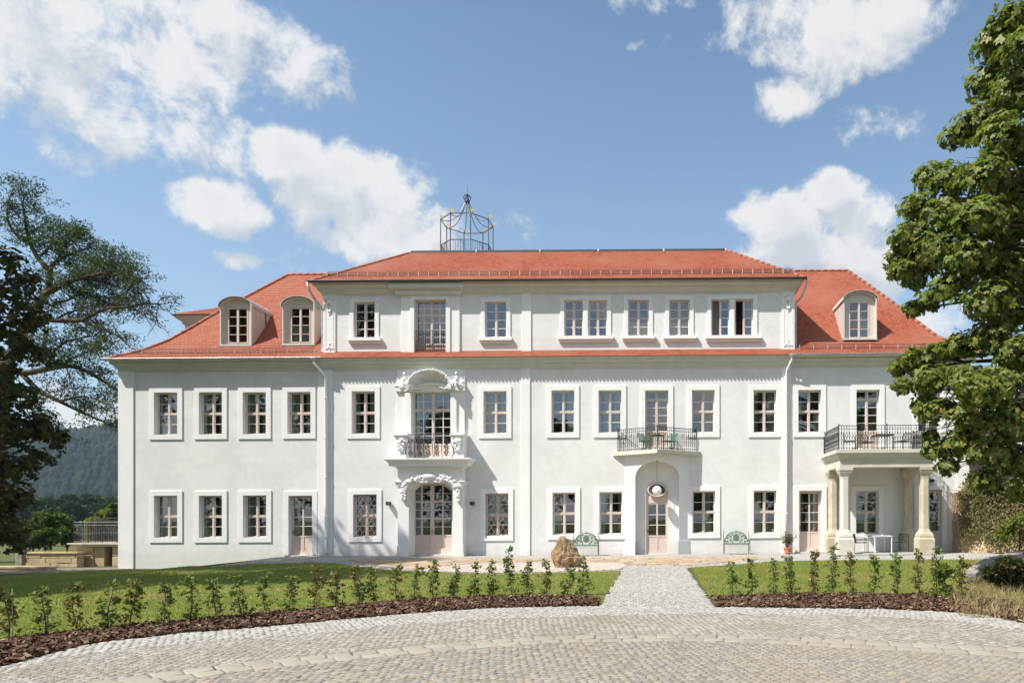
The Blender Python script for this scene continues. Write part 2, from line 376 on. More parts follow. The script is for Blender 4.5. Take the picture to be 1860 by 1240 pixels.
def npmesh(name, V, F, m, parent=None, smooth=False, local=False):
    """numpy mesh: V (n,3), F (k,q) with constant q"""
    V = np.asarray(V, dtype=np.float64); F = np.asarray(F, dtype=np.int32)
    if parent is not None and not local: V = V-np.array(rootloc(parent).location)
    me = bpy.data.meshes.new(name); q = F.shape[1]
    me.vertices.add(len(V)); me.vertices.foreach_set('co', V.astype(np.float32).ravel())
    me.loops.add(F.size); me.loops.foreach_set('vertex_index', F.ravel())
    me.polygons.add(len(F)); me.polygons.foreach_set('loop_start', np.arange(len(F), dtype=np.int32)*q)
    try: me.polygons.foreach_set('loop_total', np.full(len(F), q, dtype=np.int32))
    except Exception: pass
    me.materials.append(MAT[m]); me.update(calc_edges=True); me.validate()
    if smooth: me.polygons.foreach_set('use_smooth', np.ones(len(F), dtype=bool))
    o = bpy.data.objects.new(name, me); COL.objects.link(o)
    if parent is not None: o.parent = parent
    return o
def copy_tree(o, parent=None):
    c = o.copy(); COL.objects.link(c)
    if parent is not None: c.parent = parent; c.matrix_parent_inverse = o.matrix_parent_inverse.copy()
    for ch in o.children: copy_tree(ch, c)
    return c
def WX(px, Y=0.0): return (px-PX0)*(CD+Y)/FP
def WZ(py, px, Y=0.0): return CH+(PY0-py)*(CD+Y)/FP - KS*(WX(px, Y)-XC)   # level (unsheared) height
def ss(t): t = max(0.0, min(1.0, t)); return t*t*(3-2*t)
def g(X, Y):
    z = -.58*ss((-16.0-X)/5.2)
    z += .0095*max(0, min(20, X+6.45))*ss((Y+14)/10)
    if Y > 60: z -= 1.2*ss((Y-60)/200)
    return z
def G(px, py, it=8):
    z = 0
    for _ in range(it):
        D = (CH-z)*FP/(py-PY0); X = (px-PX0)*D/FP; z = g(X, D-CD)
    return (X, D-CD)
def at(px, py, Y): return Vector(((px-PX0)*(CD+Y)/FP, Y, CH+(PY0-py)*(CD+Y)/FP))

# ------------------------------------------------------------------ ground
XS = [-3000, -1500, -700, -300, -150, -80, -50, -35, -28, -25, -23]+[-22+.4*i for i in range(18)]+[-14, -11, -8.5, -6.45, -4, -2, 0, 2, 4, 6, 8, 10, 12, 14, 17, 20, 25, 35, 60, 120, 300, 700, 1500, 3000]
YS = [-300, -120, -60, -40, -34]+[-31+2*i for i in range(9)]+[-14+.5*i for i in range(22)]+[-3, -1, 0, 3, 8, 15, 30, 60, 90, 130, 190, 260, 400, 700, 1500, 3000]
XS = sorted(set(XS)); YS = sorted(set(YS))
b = MB(); b.add([(x, y, g(x, y)-.03) for y in YS for x in XS], [(j*len(XS)+i, j*len(XS)+i+1, (j+1)*len(XS)+i+1, (j+1)*len(XS)+i) for j in range(len(YS)-1) for i in range(len(XS)-1)])
o = b.build('ground', 'meadow'); tagd(o, kind='structure')

def inpoly(pts, poly):
    x = pts[:, 0]; y = pts[:, 1]; c = np.zeros(len(pts), bool); n = len(poly); j = n-1
    for i in range(n):
        xi, yi = poly[i]; xj, yj = poly[j]
        if yi != yj:
            c ^= ((yi > y) != (yj > y)) & (x < (xj-xi)*(y-yi)/(yj-yi)+xi)
        j = i
    return c
def sheet(name, poly, m, dz, kind='structure', label=None):
    bm = bmesh.new(); vs = [bm.verts.new((x, y, 0)) for x, y in poly]; bm.faces.new(vs)
    bmesh.ops.triangulate(bm, faces=bm.faces[:])
    x0 = min(p[0] for p in poly); x1 = max(p[0] for p in poly); y0 = min(p[1] for p in poly); y1 = max(p[1] for p in poly)
    for X in XS:
        if x0 < X < x1: bmesh.ops.bisect_plane(bm, geom=bm.verts[:]+bm.edges[:]+bm.faces[:], plane_co=(X, 0, 0), plane_no=(1, 0, 0))
    for Y in YS:
        if y0 < Y < y1: bmesh.ops.bisect_plane(bm, geom=bm.verts[:]+bm.edges[:]+bm.faces[:], plane_co=(0, Y, 0), plane_no=(0, 1, 0))
    for v in bm.verts: v.co.z = g(v.co.x, v.co.y)-.03+dz
    bmesh.ops.recalc_face_normals(bm, faces=bm.faces[:])
    if sum(f.normal.z for f in bm.faces) < 0: bmesh.ops.reverse_faces(bm, faces=bm.faces[:])
    me = bpy.data.meshes.new(name); bm.to_mesh(me); bm.free(); me.materials.append(MAT[m])
    o = bpy.data.objects.new(name, me); COL.objects.link(o); tagd(o, label, kind=kind); return o
def GP(l): return [G(*p) for p in l]
def resamp(pts, n):
    p = np.array(pts, float); d = np.r_[0, np.cumsum(np.hypot(*np.diff(p, axis=0).T))]; t = np.linspace(0, d[-1], n)
    return np.c_[np.interp(t, d, p[:, 0]), np.interp(t, d, p[:, 1])], d[-1]
# curves of the turning circle, outer to inner
cA = [(-7.5, -36), (-8.3, -32), (-8.4, -28), (-8.2, -25)]+GP([(0,1208),(33,1200),(140,1173),(207,1162),(333,1148),(467,1138),(620,1124),(753,1112),(887,1103),(1020,1100),(1087,1099),(1190,1100),(1300,1101),(1473,1103),(1607,1105),(1707,1109),(1773,1114),(1820,1122),(1860,1130)])+[(8, -20.6), (9.5, -22.5), (10.5, -27), (10.5, -32), (10, -36)]
cB = [(-6.9, -36), (-7.4, -33), (-7.6, -29), (-7.55, -26)]+GP([(0,1222),(100,1193),(200,1180),(333,1167),(467,1157),(620,1144),(753,1130),(887,1123),(987,1120),(1087,1116),(1240,1113),(1373,1113),(1507,1116),(1607,1119),(1740,1126),(1860,1141)])+[(7.5, -21.7), (8.8, -23.5), (9.6, -27), (9.6, -32), (9.2, -36)]
cC = [(-5.8, -36), (-6.3, -32), (-6.5, -28), (-6.4, -25.6)]+GP([(160,1237),(333,1214),(467,1198),(620,1184),(753,1172),(887,1160),(1020,1153),(1240,1150),(1373,1153),(1507,1158),(1640,1165),(1860,1173)])+[(6.3, -22.9), (7.4, -25), (7.8, -28), (7.8, -32), (7.4, -36)]
cD = [(-5.2, -36), (-5.7, -32), (-5.9, -28), (-5.75, -25.6)]+GP([(240,1245),(333,1232),(467,1213),(620,1198),(753,1185),(887,1173),(1020,1165),(1240,1162),(1373,1165),(1507,1173),(1640,1180),(1860,1192)])+[(5.7, -23.6), (6.8, -25.6), (7.2, -28), (7.2, -32), (6.8, -36)]
cH = [(-9.4, -36), (-10, -32), (-10.1, -28), (-9.9, -24)]+GP([(0,1163),(133,1147),(267,1133),(400,1120),(620,1102),(753,1088),(887,1082),(1020,1083),(1090,1085)])        # upper edge of the left bed
cH2 = GP([(1291,1083),(1473,1078),(1673,1080),(1790,1086)])+[(8.5, -18.2)]
pathL, pathR = GP([(1133, 1031), (1091, 1101)]), GP([(1247, 1031), (1298, 1102)])
def stones(cent, ang, sx, sy, h, gap=.012, jit=.12):
    """cobbles: one domed block each; returns V,F"""
    n = len(cent); r = rng
    s = np.array([[-1,-1],[1,-1],[1,1],[-1,1]], float)
    wx = (np.asarray(sx)/2-gap)*(1+r.uniform(-jit, jit, n)); wy = (np.asarray(sy)/2-gap)*(1+r.uniform(-jit, jit, n))
    ca, sa = np.cos(ang), np.sin(ang)
    V = np.zeros((n, 13, 3)); z0 = np.array([g(x, y) for x, y in cent])-.03+h
    tz = z0+.011+r.uniform(-.004, .005, n)
    for lv, (sc, zz) in enumerate(((1.0, z0-.004), (.95, tz-.004), (.78, tz))):
        for k in range(4):
            ix, iy = s[k]
            jx = r.uniform(-.09, .09, n); jy = r.uniform(-.09, .09, n)
            lx = (ix+jx)*wx*sc; ly = (iy+jy)*wy*sc
            V[:, lv*4+k, 0] = cent[:, 0]+lx*ca-ly*sa; V[:, lv*4+k, 1] = cent[:, 1]+lx*sa+ly*ca; V[:, lv*4+k, 2] = zz
    V[:, 12, 0] = cent[:, 0]; V[:, 12, 1] = cent[:, 1]; V[:, 12, 2] = tz+.003
    q = []
    for lv in (0, 4):
        for k in range(4): q.append((lv+k, lv+(k+1) % 4, lv+4+(k+1) % 4, lv+4+k))
    q.append((8, 9, 10, 11))
    F = (np.array(q)[None]+13*np.arange(n)[:, None, None]).reshape(-1, 4)
    return V.reshape(-1, 3), F
def gridstones(poly, size, ang, x0, x1, y0, y1, h, **k):
    a = np.arange(-60, 60, size)
    U, W = np.meshgrid(np.arange(-int(40/size), int(40/size)), np.arange(-int(40/size), int(40/size)))
    U = U+(W % 2)*.5; U = U.ravel()*size; W = W.ravel()*size
    wob = .16*np.sin(U*.9+W*.31)+.12*np.sin(U*.37-W*.77)+.03*np.sin(U*3.1+W*1.7)
    cx, cy = (x0+x1)/2, (y0+y1)/2
    X = cx+U*math.cos(ang)-(W+wob)*math.sin(ang); Y = cy+U*math.sin(ang)+(W+wob)*math.cos(ang)
    mk = (X > x0) & (X < x1) & (Y > y0) & (Y < y1); P_ = np.c_[X[mk], Y[mk]]
    P_ = P_[inpoly(P_, poly)]; P_ += rng.uniform(-.014, .014, P_.shape)
    return stones(P_, ang+rng.uniform(-.08, .08, len(P_)), size*np.ones(len(P_)), size*np.ones(len(P_)), h, **k)
def stripstones(a, c, rows, size, h, **k):
    _, L = resamp(a, 10); n = int(L/size); A, _ = resamp(a, n); C, _ = resamp(c, n)
    ps = []; an = []; sy = []
    for r_ in range(rows):
        t = (r_+.5)/rows; p = A*(1-t)+C*t
        if r_ % 2: p = (p[:-1]+p[1:])/2; aa, cc = A[:-1], C[:-1]
        else: aa, cc = A, C
        d = np.gradient(p, axis=0); ps.append(p); an.append(np.arctan2(d[:, 1], d[:, 0])); sy.append(np.hypot(*(aa-cc).T)/rows)
    ps = np.vstack(ps); an = np.hstack(an); sy = np.hstack(sy); loc = size*np.ones(len(ps))
    return stones(ps, an+rng.uniform(-.04, .04, len(ps)), loc, sy, h, **k)
def struct_np(name, VF, m): return tagd(npmesh(name, VF[0], VF[1], m), kind='structure')
# sub-layers
sheet('driveway', cB+cC[::-1], 'joint_sand', .020)
sheet('yard', cD, 'joint_sand', .021)
sheet('kerb_strip', cC+cD[::-1], 'joint_sand', .020)
sheet('pavement_strip', cA+cB[::-1], 'joint_sand', .020)
pathpoly = [pathL[0], pathL[1], pathR[1], pathR[0]]
sheet('path', pathpoly, 'joint_sand', .020)
struct_np('driveway_cobbles', gridstones(cB+cC[::-1], .105, R(38), -9.5, 9.8, -30, -17, .013, jit=.2, gap=.008), 'lane_cobble')
struct_np('yard_cobbles', gridstones(cD, .102, R(-12), -6.2, 7.2, -29.0, -20, .015, jit=.24, gap=.008), 'yard_cobble')
struct_np('pavement_cobbles', gridstones(cA+cB[::-1], .098, R(5), -9, 10, -31, -17, .014, jit=.2, gap=.007), 'white_cobble')
struct_np('kerb_pavers', stripstones(cC, cD, 2, .30, .016, gap=.006, jit=.03), 'beige_paver')
struct_np('path_cobbles', gridstones(pathpoly, .125, R(2), -2.5, 2.5, -20, -6, .016), 'white_cobble')

# terrace in front of the house
lawnL = [(-26, -19), ]+GP([(-150,1058),(0,1046),(100,1038),(218,1033),(300,1031),(372,1029),(450,1023.5),(560,1020.5),(612,1022),(650,1028),(690,1033),(745,1036),(790,1037.5),(900,1041),(1060,1037.5),(1127,1035)])+[pathL[1]]+[G(1090, 1086)]+cH[::-1][1:]+[(-14, -36), (-26, -36)]
lawnL[0] = (-30, -12)
lawnR = GP([(1255,1029),(1320,1025.5),(1400,1018.5),(1500,1016.5),(1700,1015),(1800,1015)])+[(11.5, -12), (11.0, -16), (9.6, -18)]+cH2[::-1]+[G(1291, 1083)]
sheet('lawn_left', lawnL, 'lawn_base', .012)
sheet('lawn_right', lawnR, 'lawn_base', .012)
bedL = cH+[G(1090, 1086)]+cA[::-1][len(cA)-15-0:] if False else None
iA = [i for i, p in enumerate(cA)]
kL = 4+11; kR = 4+12
bedL = cA[:kL-0]+cH[::-1]
bedR = cA[kR:kR+7]+[(7.6, -19.6), (8.5, -18.2)]+cH2[::-1][1:]
sheet('flower_bed_left', bedL, 'bed_soil', .018)
sheet('flower_bed_right', bedR, 'bed_soil', .018)
pavepoly = GP([(372,1029),(450,1018),(500,1011),(530,1009.5)])+[(-16.3, -.02), (-8, -.02), (0, -.02), (8, -.02), (14.2, -.02), (14.9, -3), (14.6, -7)]+GP([(1790,1015),(1500,1016.5),(1400,1018.5),(1320,1025.5),(1255,1029),(1247,1031),(1133,1031),(1127,1035),(1060,1037.5),(900,1041),(790,1037.5),(745,1036),(690,1033),(650,1028),(612,1022),(560,1020.5),(450,1023.5)])
sheet('pavement', pavepoly, 'joint_sand', .010)
bb_ = (min(p[0] for p in pavepoly), max(p[0] for p in pavepoly), min(p[1] for p in pavepoly), max(p[1] for p in pavepoly))
flagA = GP([(625,1014),(700,1013),(790,1012),(1010,1012.5),(1120,1010.5),(1290,1010),(1370,1009.5),(1400,1014),(1300,1022),(1255,1026),(1140,1026),(1133,1020.5),(1000,1019.5),(870,1021.5),(800,1027),(770,1033),(720,1033),(665,1024)])
sheet('flagstones', flagA, 'joint_sand', .014)
grav = GP([(757,1035),(800,1028.5),(870,1022.5),(1000,1020.5),(1130,1021.5),(1137,1027),(1124,1033.5),(1060,1036),(900,1039.5),(790,1036.3)])
sheet('gravel_bed', grav, 'gravel', .026)
def minus(P_, poly): return P_[~inpoly(P_, poly)]
VF = gridstones(pavepoly, .14, R(1), bb_[0], bb_[1], bb_[2], -.1, .006)
# leave out the stones lying in the flagstone field or the gravel
cen = VF[0].reshape(-1, 13, 3)[:, 12, :2]; keep = ~(inpoly(cen, flagA) | inpoly(cen, grav))
V13 = VF[0].reshape(-1, 13, 3)[keep]; F9 = (VF[1][:9][None]+13*np.arange(len(V13))[:, None, None]).reshape(-1, 4)
struct_np('pavement_setts', (V13.reshape(-1, 3), F9), 'white_cobble')
# flagstones: long irregular slabs in rows
bb2 = (min(p[0] for p in flagA), max(p[0] for p in flagA), min(p[1] for p in flagA), max(p[1] for p in flagA))
c_ = []; sx_ = []; sy_ = []
yy = bb2[2]
while yy < bb2[3]:
    hh = random.uniform(.28, .5); xx = bb2[0]+random.uniform(-.5, 0)
    while xx < bb2[1]:
        ww = random.uniform(.4, 1.1); c_.append((xx+ww/2, yy+hh/2)); sx_.append(ww); sy_.append(hh); xx += ww
    yy += hh
c_ = np.array(c_); mk = inpoly(c_, flagA) & ~inpoly(c_, grav); sx_ = np.array(sx_)[mk]; sy_ = np.array(sy_)[mk]
struct_np('flagstone_slabs', stones(c_[mk], rng.uniform(-.03, .03, mk.sum()), sx_, sy_, .008, gap=.010, jit=.01), 'flag_stone')
def scatter(poly, dens_, n=None):
    x0 = min(p[0] for p in poly); x1 = max(p[0] for p in poly); y0 = min(p[1] for p in poly); y1 = max(p[1] for p in poly)
    n = int((x1-x0)*(y1-y0)*dens_); P_ = np.c_[rng.uniform(x0, x1, n), rng.uniform(y0, y1, n)]
    return P_[inpoly(P_, poly)]
gz = np.vectorize(g)
# pebbles
pp = scatter(grav, 260); VF = stones(pp, rng.uniform(0, 6, len(pp)), rng.uniform(.05, .09, len(pp)), rng.uniform(.04, .07, len(pp)), .024, gap=.004)
tagd(npmesh('pebbles', *VF, 'pebble'), 'pale pinkish pebbles spread round the boulder in front of the house', kind='stuff')
# bark chips
def chips(poly, d):
    P_ = scatter(poly, d); n = len(P_)
    L = rng.uniform(.02, .06, n); W_ = rng.uniform(.008, .022, n); a = rng.uniform(0, 6.28, n); tl = rng.normal(0, .35, n); ro = rng.normal(0, .5, n)
    ax = np.c_[np.cos(a)*np.cos(tl), np.sin(a)*np.cos(tl), np.sin(tl)]; bx = np.c_[-np.sin(a)*np.cos(ro), np.cos(a)*np.cos(ro), np.sin(ro)]
    c = np.c_[P_, gz(P_[:, 0], P_[:, 1])+rng.uniform(-.005, .045, n)]
    V = np.stack([c-ax*L[:, None]-bx*W_[:, None], c+ax*L[:, None]-bx*W_[:, None]*.6, c+ax*L[:, None]+bx*W_[:, None], c-ax*L[:, None]*.8+bx*W_[:, None]], 1)
    return V.reshape(-1, 3), np.arange(4*n).reshape(-1, 4)
tagd(npmesh('bark_mulch', *chips(bedL, 900), 'bark'), 'red brown bark mulch under the long row of saplings', kind='stuff')
tagd(npmesh('bark_mulch', *chips(bedR, 900), 'bark'), 'red brown bark mulch under the short row of saplings', kind='stuff')
# grass
def blades(P_, h, wd, lean=.35):
    n = len(P_); a = rng.uniform(0, 6.28, n); hh = rng.uniform(.5, 1.1, n)*h
    z = gz(P_[:, 0], P_[:, 1])-.02; c = np.c_[P_, z]; s = np.c_[np.cos(a), np.sin(a), np.zeros(n)]*wd
    ln = rng.normal(0, lean, (n, 2))*hh[:, None]; tip = c+np.c_[ln, hh]
    V = np.stack([c-s, c+s, tip], 1).reshape(-1, 3); return V, np.arange(3*n).reshape(-1, 3)
gl = scatter(lawnL, 900); dist = np.hypot(gl[:, 0], gl[:, 1]+31); kp = (rng.uniform(0, 1, len(gl)) < np.clip(14/dist, .3, 1)) & (gl[:, 1] > -25) & (gl[:, 0] > -27)
tagd(npmesh('grass', *blades(gl[kp], .055, .006), 'grass_blade'), 'mown green grass of the long lawn left of the path', kind='stuff')
gr = scatter(lawnR, 800)
tagd(npmesh('grass', *blades(gr, .055, .006), 'grass_blade'), 'mown green grass of the lawn right of the path', kind='stuff')
# weedy bank at the right
bank = GP([(1742,1118),(1722,1092),(1745,1062),(1762,1040),(1770,1022)])+[(13.3, -5.5), (18, -6), (18, -18), (12, -21.5)]+GP([(1880,1140),(1850,1127),(1800,1121)])
sheet('bank', bank, 'earth', .024)
bk = scatter(bank, 300); bk = bk[(rng.uniform(0, 1, len(bk)) < .35+.65*(np.sin(bk[:, 0]*2.3)*np.cos(bk[:, 1]*1.9) > -.1))]
tagd(npmesh('dry_grass', *blades(bk, .26, .007, .5), 'dry_grass'), 'dry straw coloured grass and weeds on the bank at the far right', kind='stuff')
# moss and weeds in the joints of the driveway
wd_ = np.vstack([np.array(G(px, py))+rng.normal(0, (.25, .10), (60, 2)) for px, py in ((510,1163),(560,1170),(470,1165),(420,1172),(640,1146),(660,1158),(690,1151),(720,1148),(760,1152),(830,1129),(860,1127),(930,1122),(955,1121),(1110,1118),(1180,1116),(1310,1106),(1000,1165),(1560,1165),(1590,1163))])
tagd(npmesh('joint_weeds', *blades(wd_, .028, .006, .8), 'dry_grass'), 'flat yellowish weeds growing in the joints of the cobbled drive', kind='stuff')

# ================================================================== THE HOUSE
XL, XR = WX(218), WX(1760)
house = empty('manor_house', ((XL+XR)/2, 0, 0), 'long white plastered manor house with red tiled hipped roofs, pink windows and two balconies', 'house')
openings = []       # x0,x1,z0,z1 on the main wall
att_open = []
YA = .3
AXL, AXR = WX(587, YA), WX(1443, YA)
def rect(x0, x1, y0, y1, Y=0.0):
    xm = (x0+x1)/2
    return WX(x0, Y), WX(x1, Y), WZ(y1, xm, Y), WZ(y0, xm, Y)
def H(mb, name, m, parent=None, **k): return mb.build(name, m, parent or house, shear=True, **k)
def frame_rect(mb, x0, x1, z0, z1, w_, y0, y1):
    mb.box(x0, x0+w_, y0, y1, z0, z1); mb.box(x1-w_, x1, y0, y1, z0, z1)
    mb.box(x0+w_, x1-w_, y0, y1, z0, z0+w_); mb.box(x0+w_, x1-w_, y0, y1, z1-w_, z1)
def surround(x0, x1, z0, z1, tw, Y, parent, bottom=True, th=.045, top=None, name='window_surround'):
    b = MB(); top = tw if top is None else top
    zb = z0-tw if bottom else z0
    b.box(x0-tw, x0, Y-th, Y+.01, zb, z1+top); b.box(x1, x1+tw, Y-th, Y+.01, zb, z1+top)
    b.box(x0, x1, Y-th, Y+.01, z1, z1+top)
    if bottom: b.box(x0, x1, Y-th, Y+.01, zb, z0)
    return H(b, name, 'trim_plaster', parent, bevel=.008)
def window(box, Y=0.0, depth=.22, cols=2, rows=4, transom=2, tw=.225, bottom=True, curtain=None, name='window', opened=False, trim=True, bars='muntin_white', french=0.0, leafs=2):
    """box = x0,x1,z0,z1 of the opening. The part is its wooden frame; pane, curtain and plaster surround hang on it"""
    x0, x1, z0, z1 = box; yb = Y+depth
    f = MB(); fw = .036
    frame_rect(f, x0, x1, z0, z1, fw, yb-.03, yb+.06)
    cx = (x0+x1)/2; n = cols//2 if leafs == 2 else cols
    if leafs == 2: f.box(cx-.038, cx+.038, yb-.05, yb+.05, z0+fw, z1-fw)
    H_ = z1-z0-2*fw; zt = None
    pz = z0+fw+french
    if french: f.box(x0+fw, x1-fw, yb-.015, yb+.035, z0+fw, z0+fw+french-.04); f.box(x0+fw, x1-fw, yb-.028, yb+.045, pz-.07, pz)
    rh = (z1-fw-pz)/rows
    for r_ in range(1, rows):
        z = pz+rh*r_
        if transom and r_ == transom: f.box(x0+fw, x1-fw, yb-.045, yb+.045, z-.036, z+.036)
    o = H(f, name, 'window_wood')
    # leaves: stiles and thin glazing bars
    mb = MB(); segs = [(x0+fw, cx-.045), (cx+.045, x1-fw)] if leafs == 2 else [(x0+fw, x1-fw)]
    for si, (a, c) in enumerate(segs):
        if opened and si == 0: continue
        zs = [pz]+([pz+rh*transom] if transom else [])+[z1-fw]
        for zi in range(len(zs)-1):
            za = zs[zi]+(.05 if zi else 0); zc = zs[zi+1]-(.05 if zi < len(zs)-2 else 0)
            frame_rect(mb, a, c, za, zc, .018, yb-.02, yb+.03)
        for k in range(1, max(1, n)):
            xx = a+(c-a)*k/n; mb.box(xx-.016, xx+.016, yb-.016, yb+.022, pz+.028, z1-fw-.028)
        for r_ in range(1, rows):
            if transom and r_ == transom: continue
            z = pz+rh*r_; mb.box(a+.018, c-.018, yb-.019, yb+.015, z-.012, z+.012)
    H(mb, 'glazing_bars', bars, o)
    p = MB()
    for si, (a, c) in enumerate(segs):
        if opened and si == 0: continue
        p.add([(a, yb+.012, pz), (c, yb+.012, pz), (c, yb+.012, z1-fw), (a, yb+.012, z1-fw)], [(0, 1, 2, 3)])
    H(p, 'pane', 'glass', o)
    if opened:      # the left leaf swung into the room
        q = MB(); a, c = segs[0]; L = c-a
        q.box(a, a+.035, yb+.05, yb+.09+L, pz, z1-fw); H(q, 'casement', 'window_wood', o)
    if curtain:
        for (cm, fa, fb, za, zb) in curtain:
            k = MB(); n_ = 22; xa = x0+fw+(x1-x0-2*fw)*fa; xb = x0+fw+(x1-x0-2*fw)*fb; zl = z0+(z1-z0)*za; zh = z0+(z1-z0)*zb
            pts = [(xa+(xb-xa)*i/n_, yb+.13+.025*math.sin(i*1.9)) for i in range(n_+1)]
            k.add([(x, y, zl) for x, y in pts]+[(x, y, zh) for x, y in pts], [(i, i+1, i+n_+2, i+n_+1) for i in range(n_)])
            H(k, 'curtain', cm, o, smooth=True)
    if trim: surround(x0, x1, z0, z1, tw, Y, o, bottom)
    if bottom and trim and not french:
        s_ = MB(); s_.box(x0+.002, x1-.002, yb-.14, yb-.032, z0, z0+.02); H(s_, 'drip_sill', 'zinc', o)
    return o
gC, gG, gW = 'curtain_green', 'curtain_grey', 'curtain_white'
LW = (gC, 0, .36, 0, 1); RW = (gC, .66, 1, 0, 1); NL = (gC, 0, .2, 0, 1); NR = (gC, .84, 1, 0, 1); RG = (gG, .6, 1, 0, 1)
mw = [  # main storey and ground floor windows: opening pixels, curtains
 ((281,323,713,789.4), [LW, RW]), ((362.4,404,712.5,788.7), [LW, RW]), ((442,483.6,712.5,788.3), [LW, RW]), ((523,564.7,712,787.7), [LW, RW]),
 ((639.7,681.3,710.7,787.5), [NL, RW]), ((878.7,920.3,710.5,787), [(gC, .1, .4, 0, 1), RW]),
 ((1002,1043.4,709,785.8), [RW]), ((1087.4,1128.6,709,785.6), [(gC, .2, .5, 0, 1), RW]), ((1257,1298,708.5,785), [RG, (gW, .62, .9, 0, .3)]), ((1368.8,1410,708.5,785), [NL, RW]),
 ((1450,1491.4,708.3,784.7), [NL, (gW, .75, 1, 0, .45)]), ((1667.5,1708.5,707.5,783), [(gG, 0, .3, 0, 1), NR]),
 ((281,323,900,976), [LW, RW]), ((362.4,404,900,976), [LW, RW]), ((442.4,484.4,899.5,975.6), [LW, RW]),
 ((1004,1045,894.5,970.6), [LW]), ((1089,1130,893.5,970), [NL, NR]), ((1258,1299,891.6,968), [(gC, .55, .85, 0, 1)]), ((1369,1410,891,968), [LW, (gC, .55, .7, 0, 1)]),
 ((1554.8,1596,891,968.7), [RG]),
]
gril = [((642.2,684.6,897.7,974.8), [RG]), ((882,923.6,895.8,972.8), [])]
CUT = []
for bx, cu in mw:
    r_ = rect(*bx); CUT.append(r_); window(r_, curtain=cu)
for bx, cu in gril:
    r_ = rect(*bx); CUT.append(r_); o = window(r_, curtain=cu)
    gm = MB(); x0, x1, z0, z1 = r_; nx, nz = 4, 7; dx = (x1-x0)/nx; dz = (z1-z0)/nz; yg = .03
    lw, lh = (x1-x0)/4, (z1-z0)/5      # diagonal bars crossing in lozenges, clipped to the opening
    for sg in (1, -1):
        for q in range(-6, 11):
            ts = []
            for t in np.linspace(0, 1, 61):
                z = z0+(z1-z0)*t; x = x0+lw*q+sg*lw*(z-z0)/lh
                if x0+.006 <= x <= x1-.006: ts.append((x, yg+.004*sg, z))
            if len(ts) > 1: gm.tube([ts[0], ts[-1]], .0105, 5)
    for k in range(nz*1+1):
        if k in (0, nz): gm.tube([(x0, yg+.012, z0+dz*k if k < nz else z1), (x1, yg+.012, z0+dz*k if k < nz else z1)], .007, 4)
    H(gm, 'window_grille', 'weathered_iron', o)
# french windows above the balconies
r_ = rect(1172,1214,709,812); CUT.append(r_); window(r_, rows=5, transom=4, bottom=False, french=.72, curtain=[RG])
r_ = rect(1555.4,1597.7,708,812); CUT.append(r_); window(r_, rows=5, transom=4, bottom=False, french=.72, curtain=[RG])
PB = .0
# doors
def door(box, Y=0.0, depth=.24, rows=4, cols=2, low=.33, trim=True, name='door', handle=-1, curtain=None, tw=.225):
    x0, x1, z0, z1 = box; yb = Y+depth; b = MB(); fw = .05
    frame_rect(b, x0, x1, z0, z1, fw, yb-.03, yb+.07); zp = z0+(z1-z0)*low; cx = (x0+x1)/2
    b.box(x0+fw, x1-fw, yb, yb+.045, z0+fw, zp-.06)                # lower board
    b.box(x0+fw, x1-fw, yb-.016, yb+.05, zp-.07, zp)                   # rail
    b.box(x0+fw, x1-fw, yb-.012, yb+.052, z0+fw, z0+fw+.12)
    b.box(x0+fw, x0+fw+.06, yb-.014, yb+.05, z0+fw+.12, z1-fw); b.box(x1-fw-.06, x1-fw, yb-.014, yb+.05, z0+fw+.12, z1-fw)
    b.box(cx-.035, cx+.035, yb-.02, yb+.05, z0+fw+.12, z1-fw); b.box(x0+fw+.06, x1-fw-.06, yb-.012, yb+.05, z1-fw-.06, z1-fw)
    n = int((x1-x0)/.09)
    o = H(b, name, 'door_wood')
    mb = MB()
    for k in range(1, rows):
        z = zp+(z1-fw-.06-zp)*k/rows; mb.box(x0+fw+.06, x1-fw-.06, yb-.010, yb+.03, z-.013, z+.013)
    H(mb, 'glazing_bars', 'muntin_white', o)
    p = MB(); p.add([(x0+fw, yb+.012, zp), (x1-fw, yb+.012, zp), (x1-fw, yb+.012, z1-fw), (x0+fw, yb+.012, z1-fw)], [(0, 1, 2, 3)]); H(p, 'pane', 'glass', o)
    hx = x0+fw+.03 if handle < 0 else x1-fw-.03; hm = MB()
    hm.box(hx-.015, hx+.015, yb-.024, yb-.014, z0+.95, z0+1.15); hm.tube([(hx, yb-.02, z0+1.07), (hx, yb-.06, z0+1.07), (hx+.11*(-handle), yb-.065, z0+1.065)], .009, 6)
    H(hm, 'handle', 'iron', o)
    if curtain:
        for (cm, fa, fb) in curtain:
            k = MB(); n_ = 18; xa = x0+(x1-x0)*fa; xb = x0+(x1-x0)*fb
            pts = [(xa+(xb-xa)*i/n_, yb+.14+.025*math.sin(i*1.9)) for i in range(n_+1)]
            k.add([(x, y, z0+.1) for x, y in pts]+[(x, y, z1) for x, y in pts], [(i, i+1, i+n_+2, i+n_+1) for i in range(n_)]); H(k, 'curtain', cm, o, smooth=True)
    if trim: surround(x0, x1, z0, z1, tw, Y, o, bottom=False, name='door_surround')
    return o
for bx, cu, hd in (((524.8,567.6,900,1008), [(gC, .05, .3)], -1), ((1451.5,1492.5,891,1001.5), [(gG, .0, .25), (gC, .6, 1)], -1), ((1669,1711.5,889,1001), [], 1)):
    r_ = rect(*bx); CUT.append(r_); door(r_, curtain=cu, handle=hd)
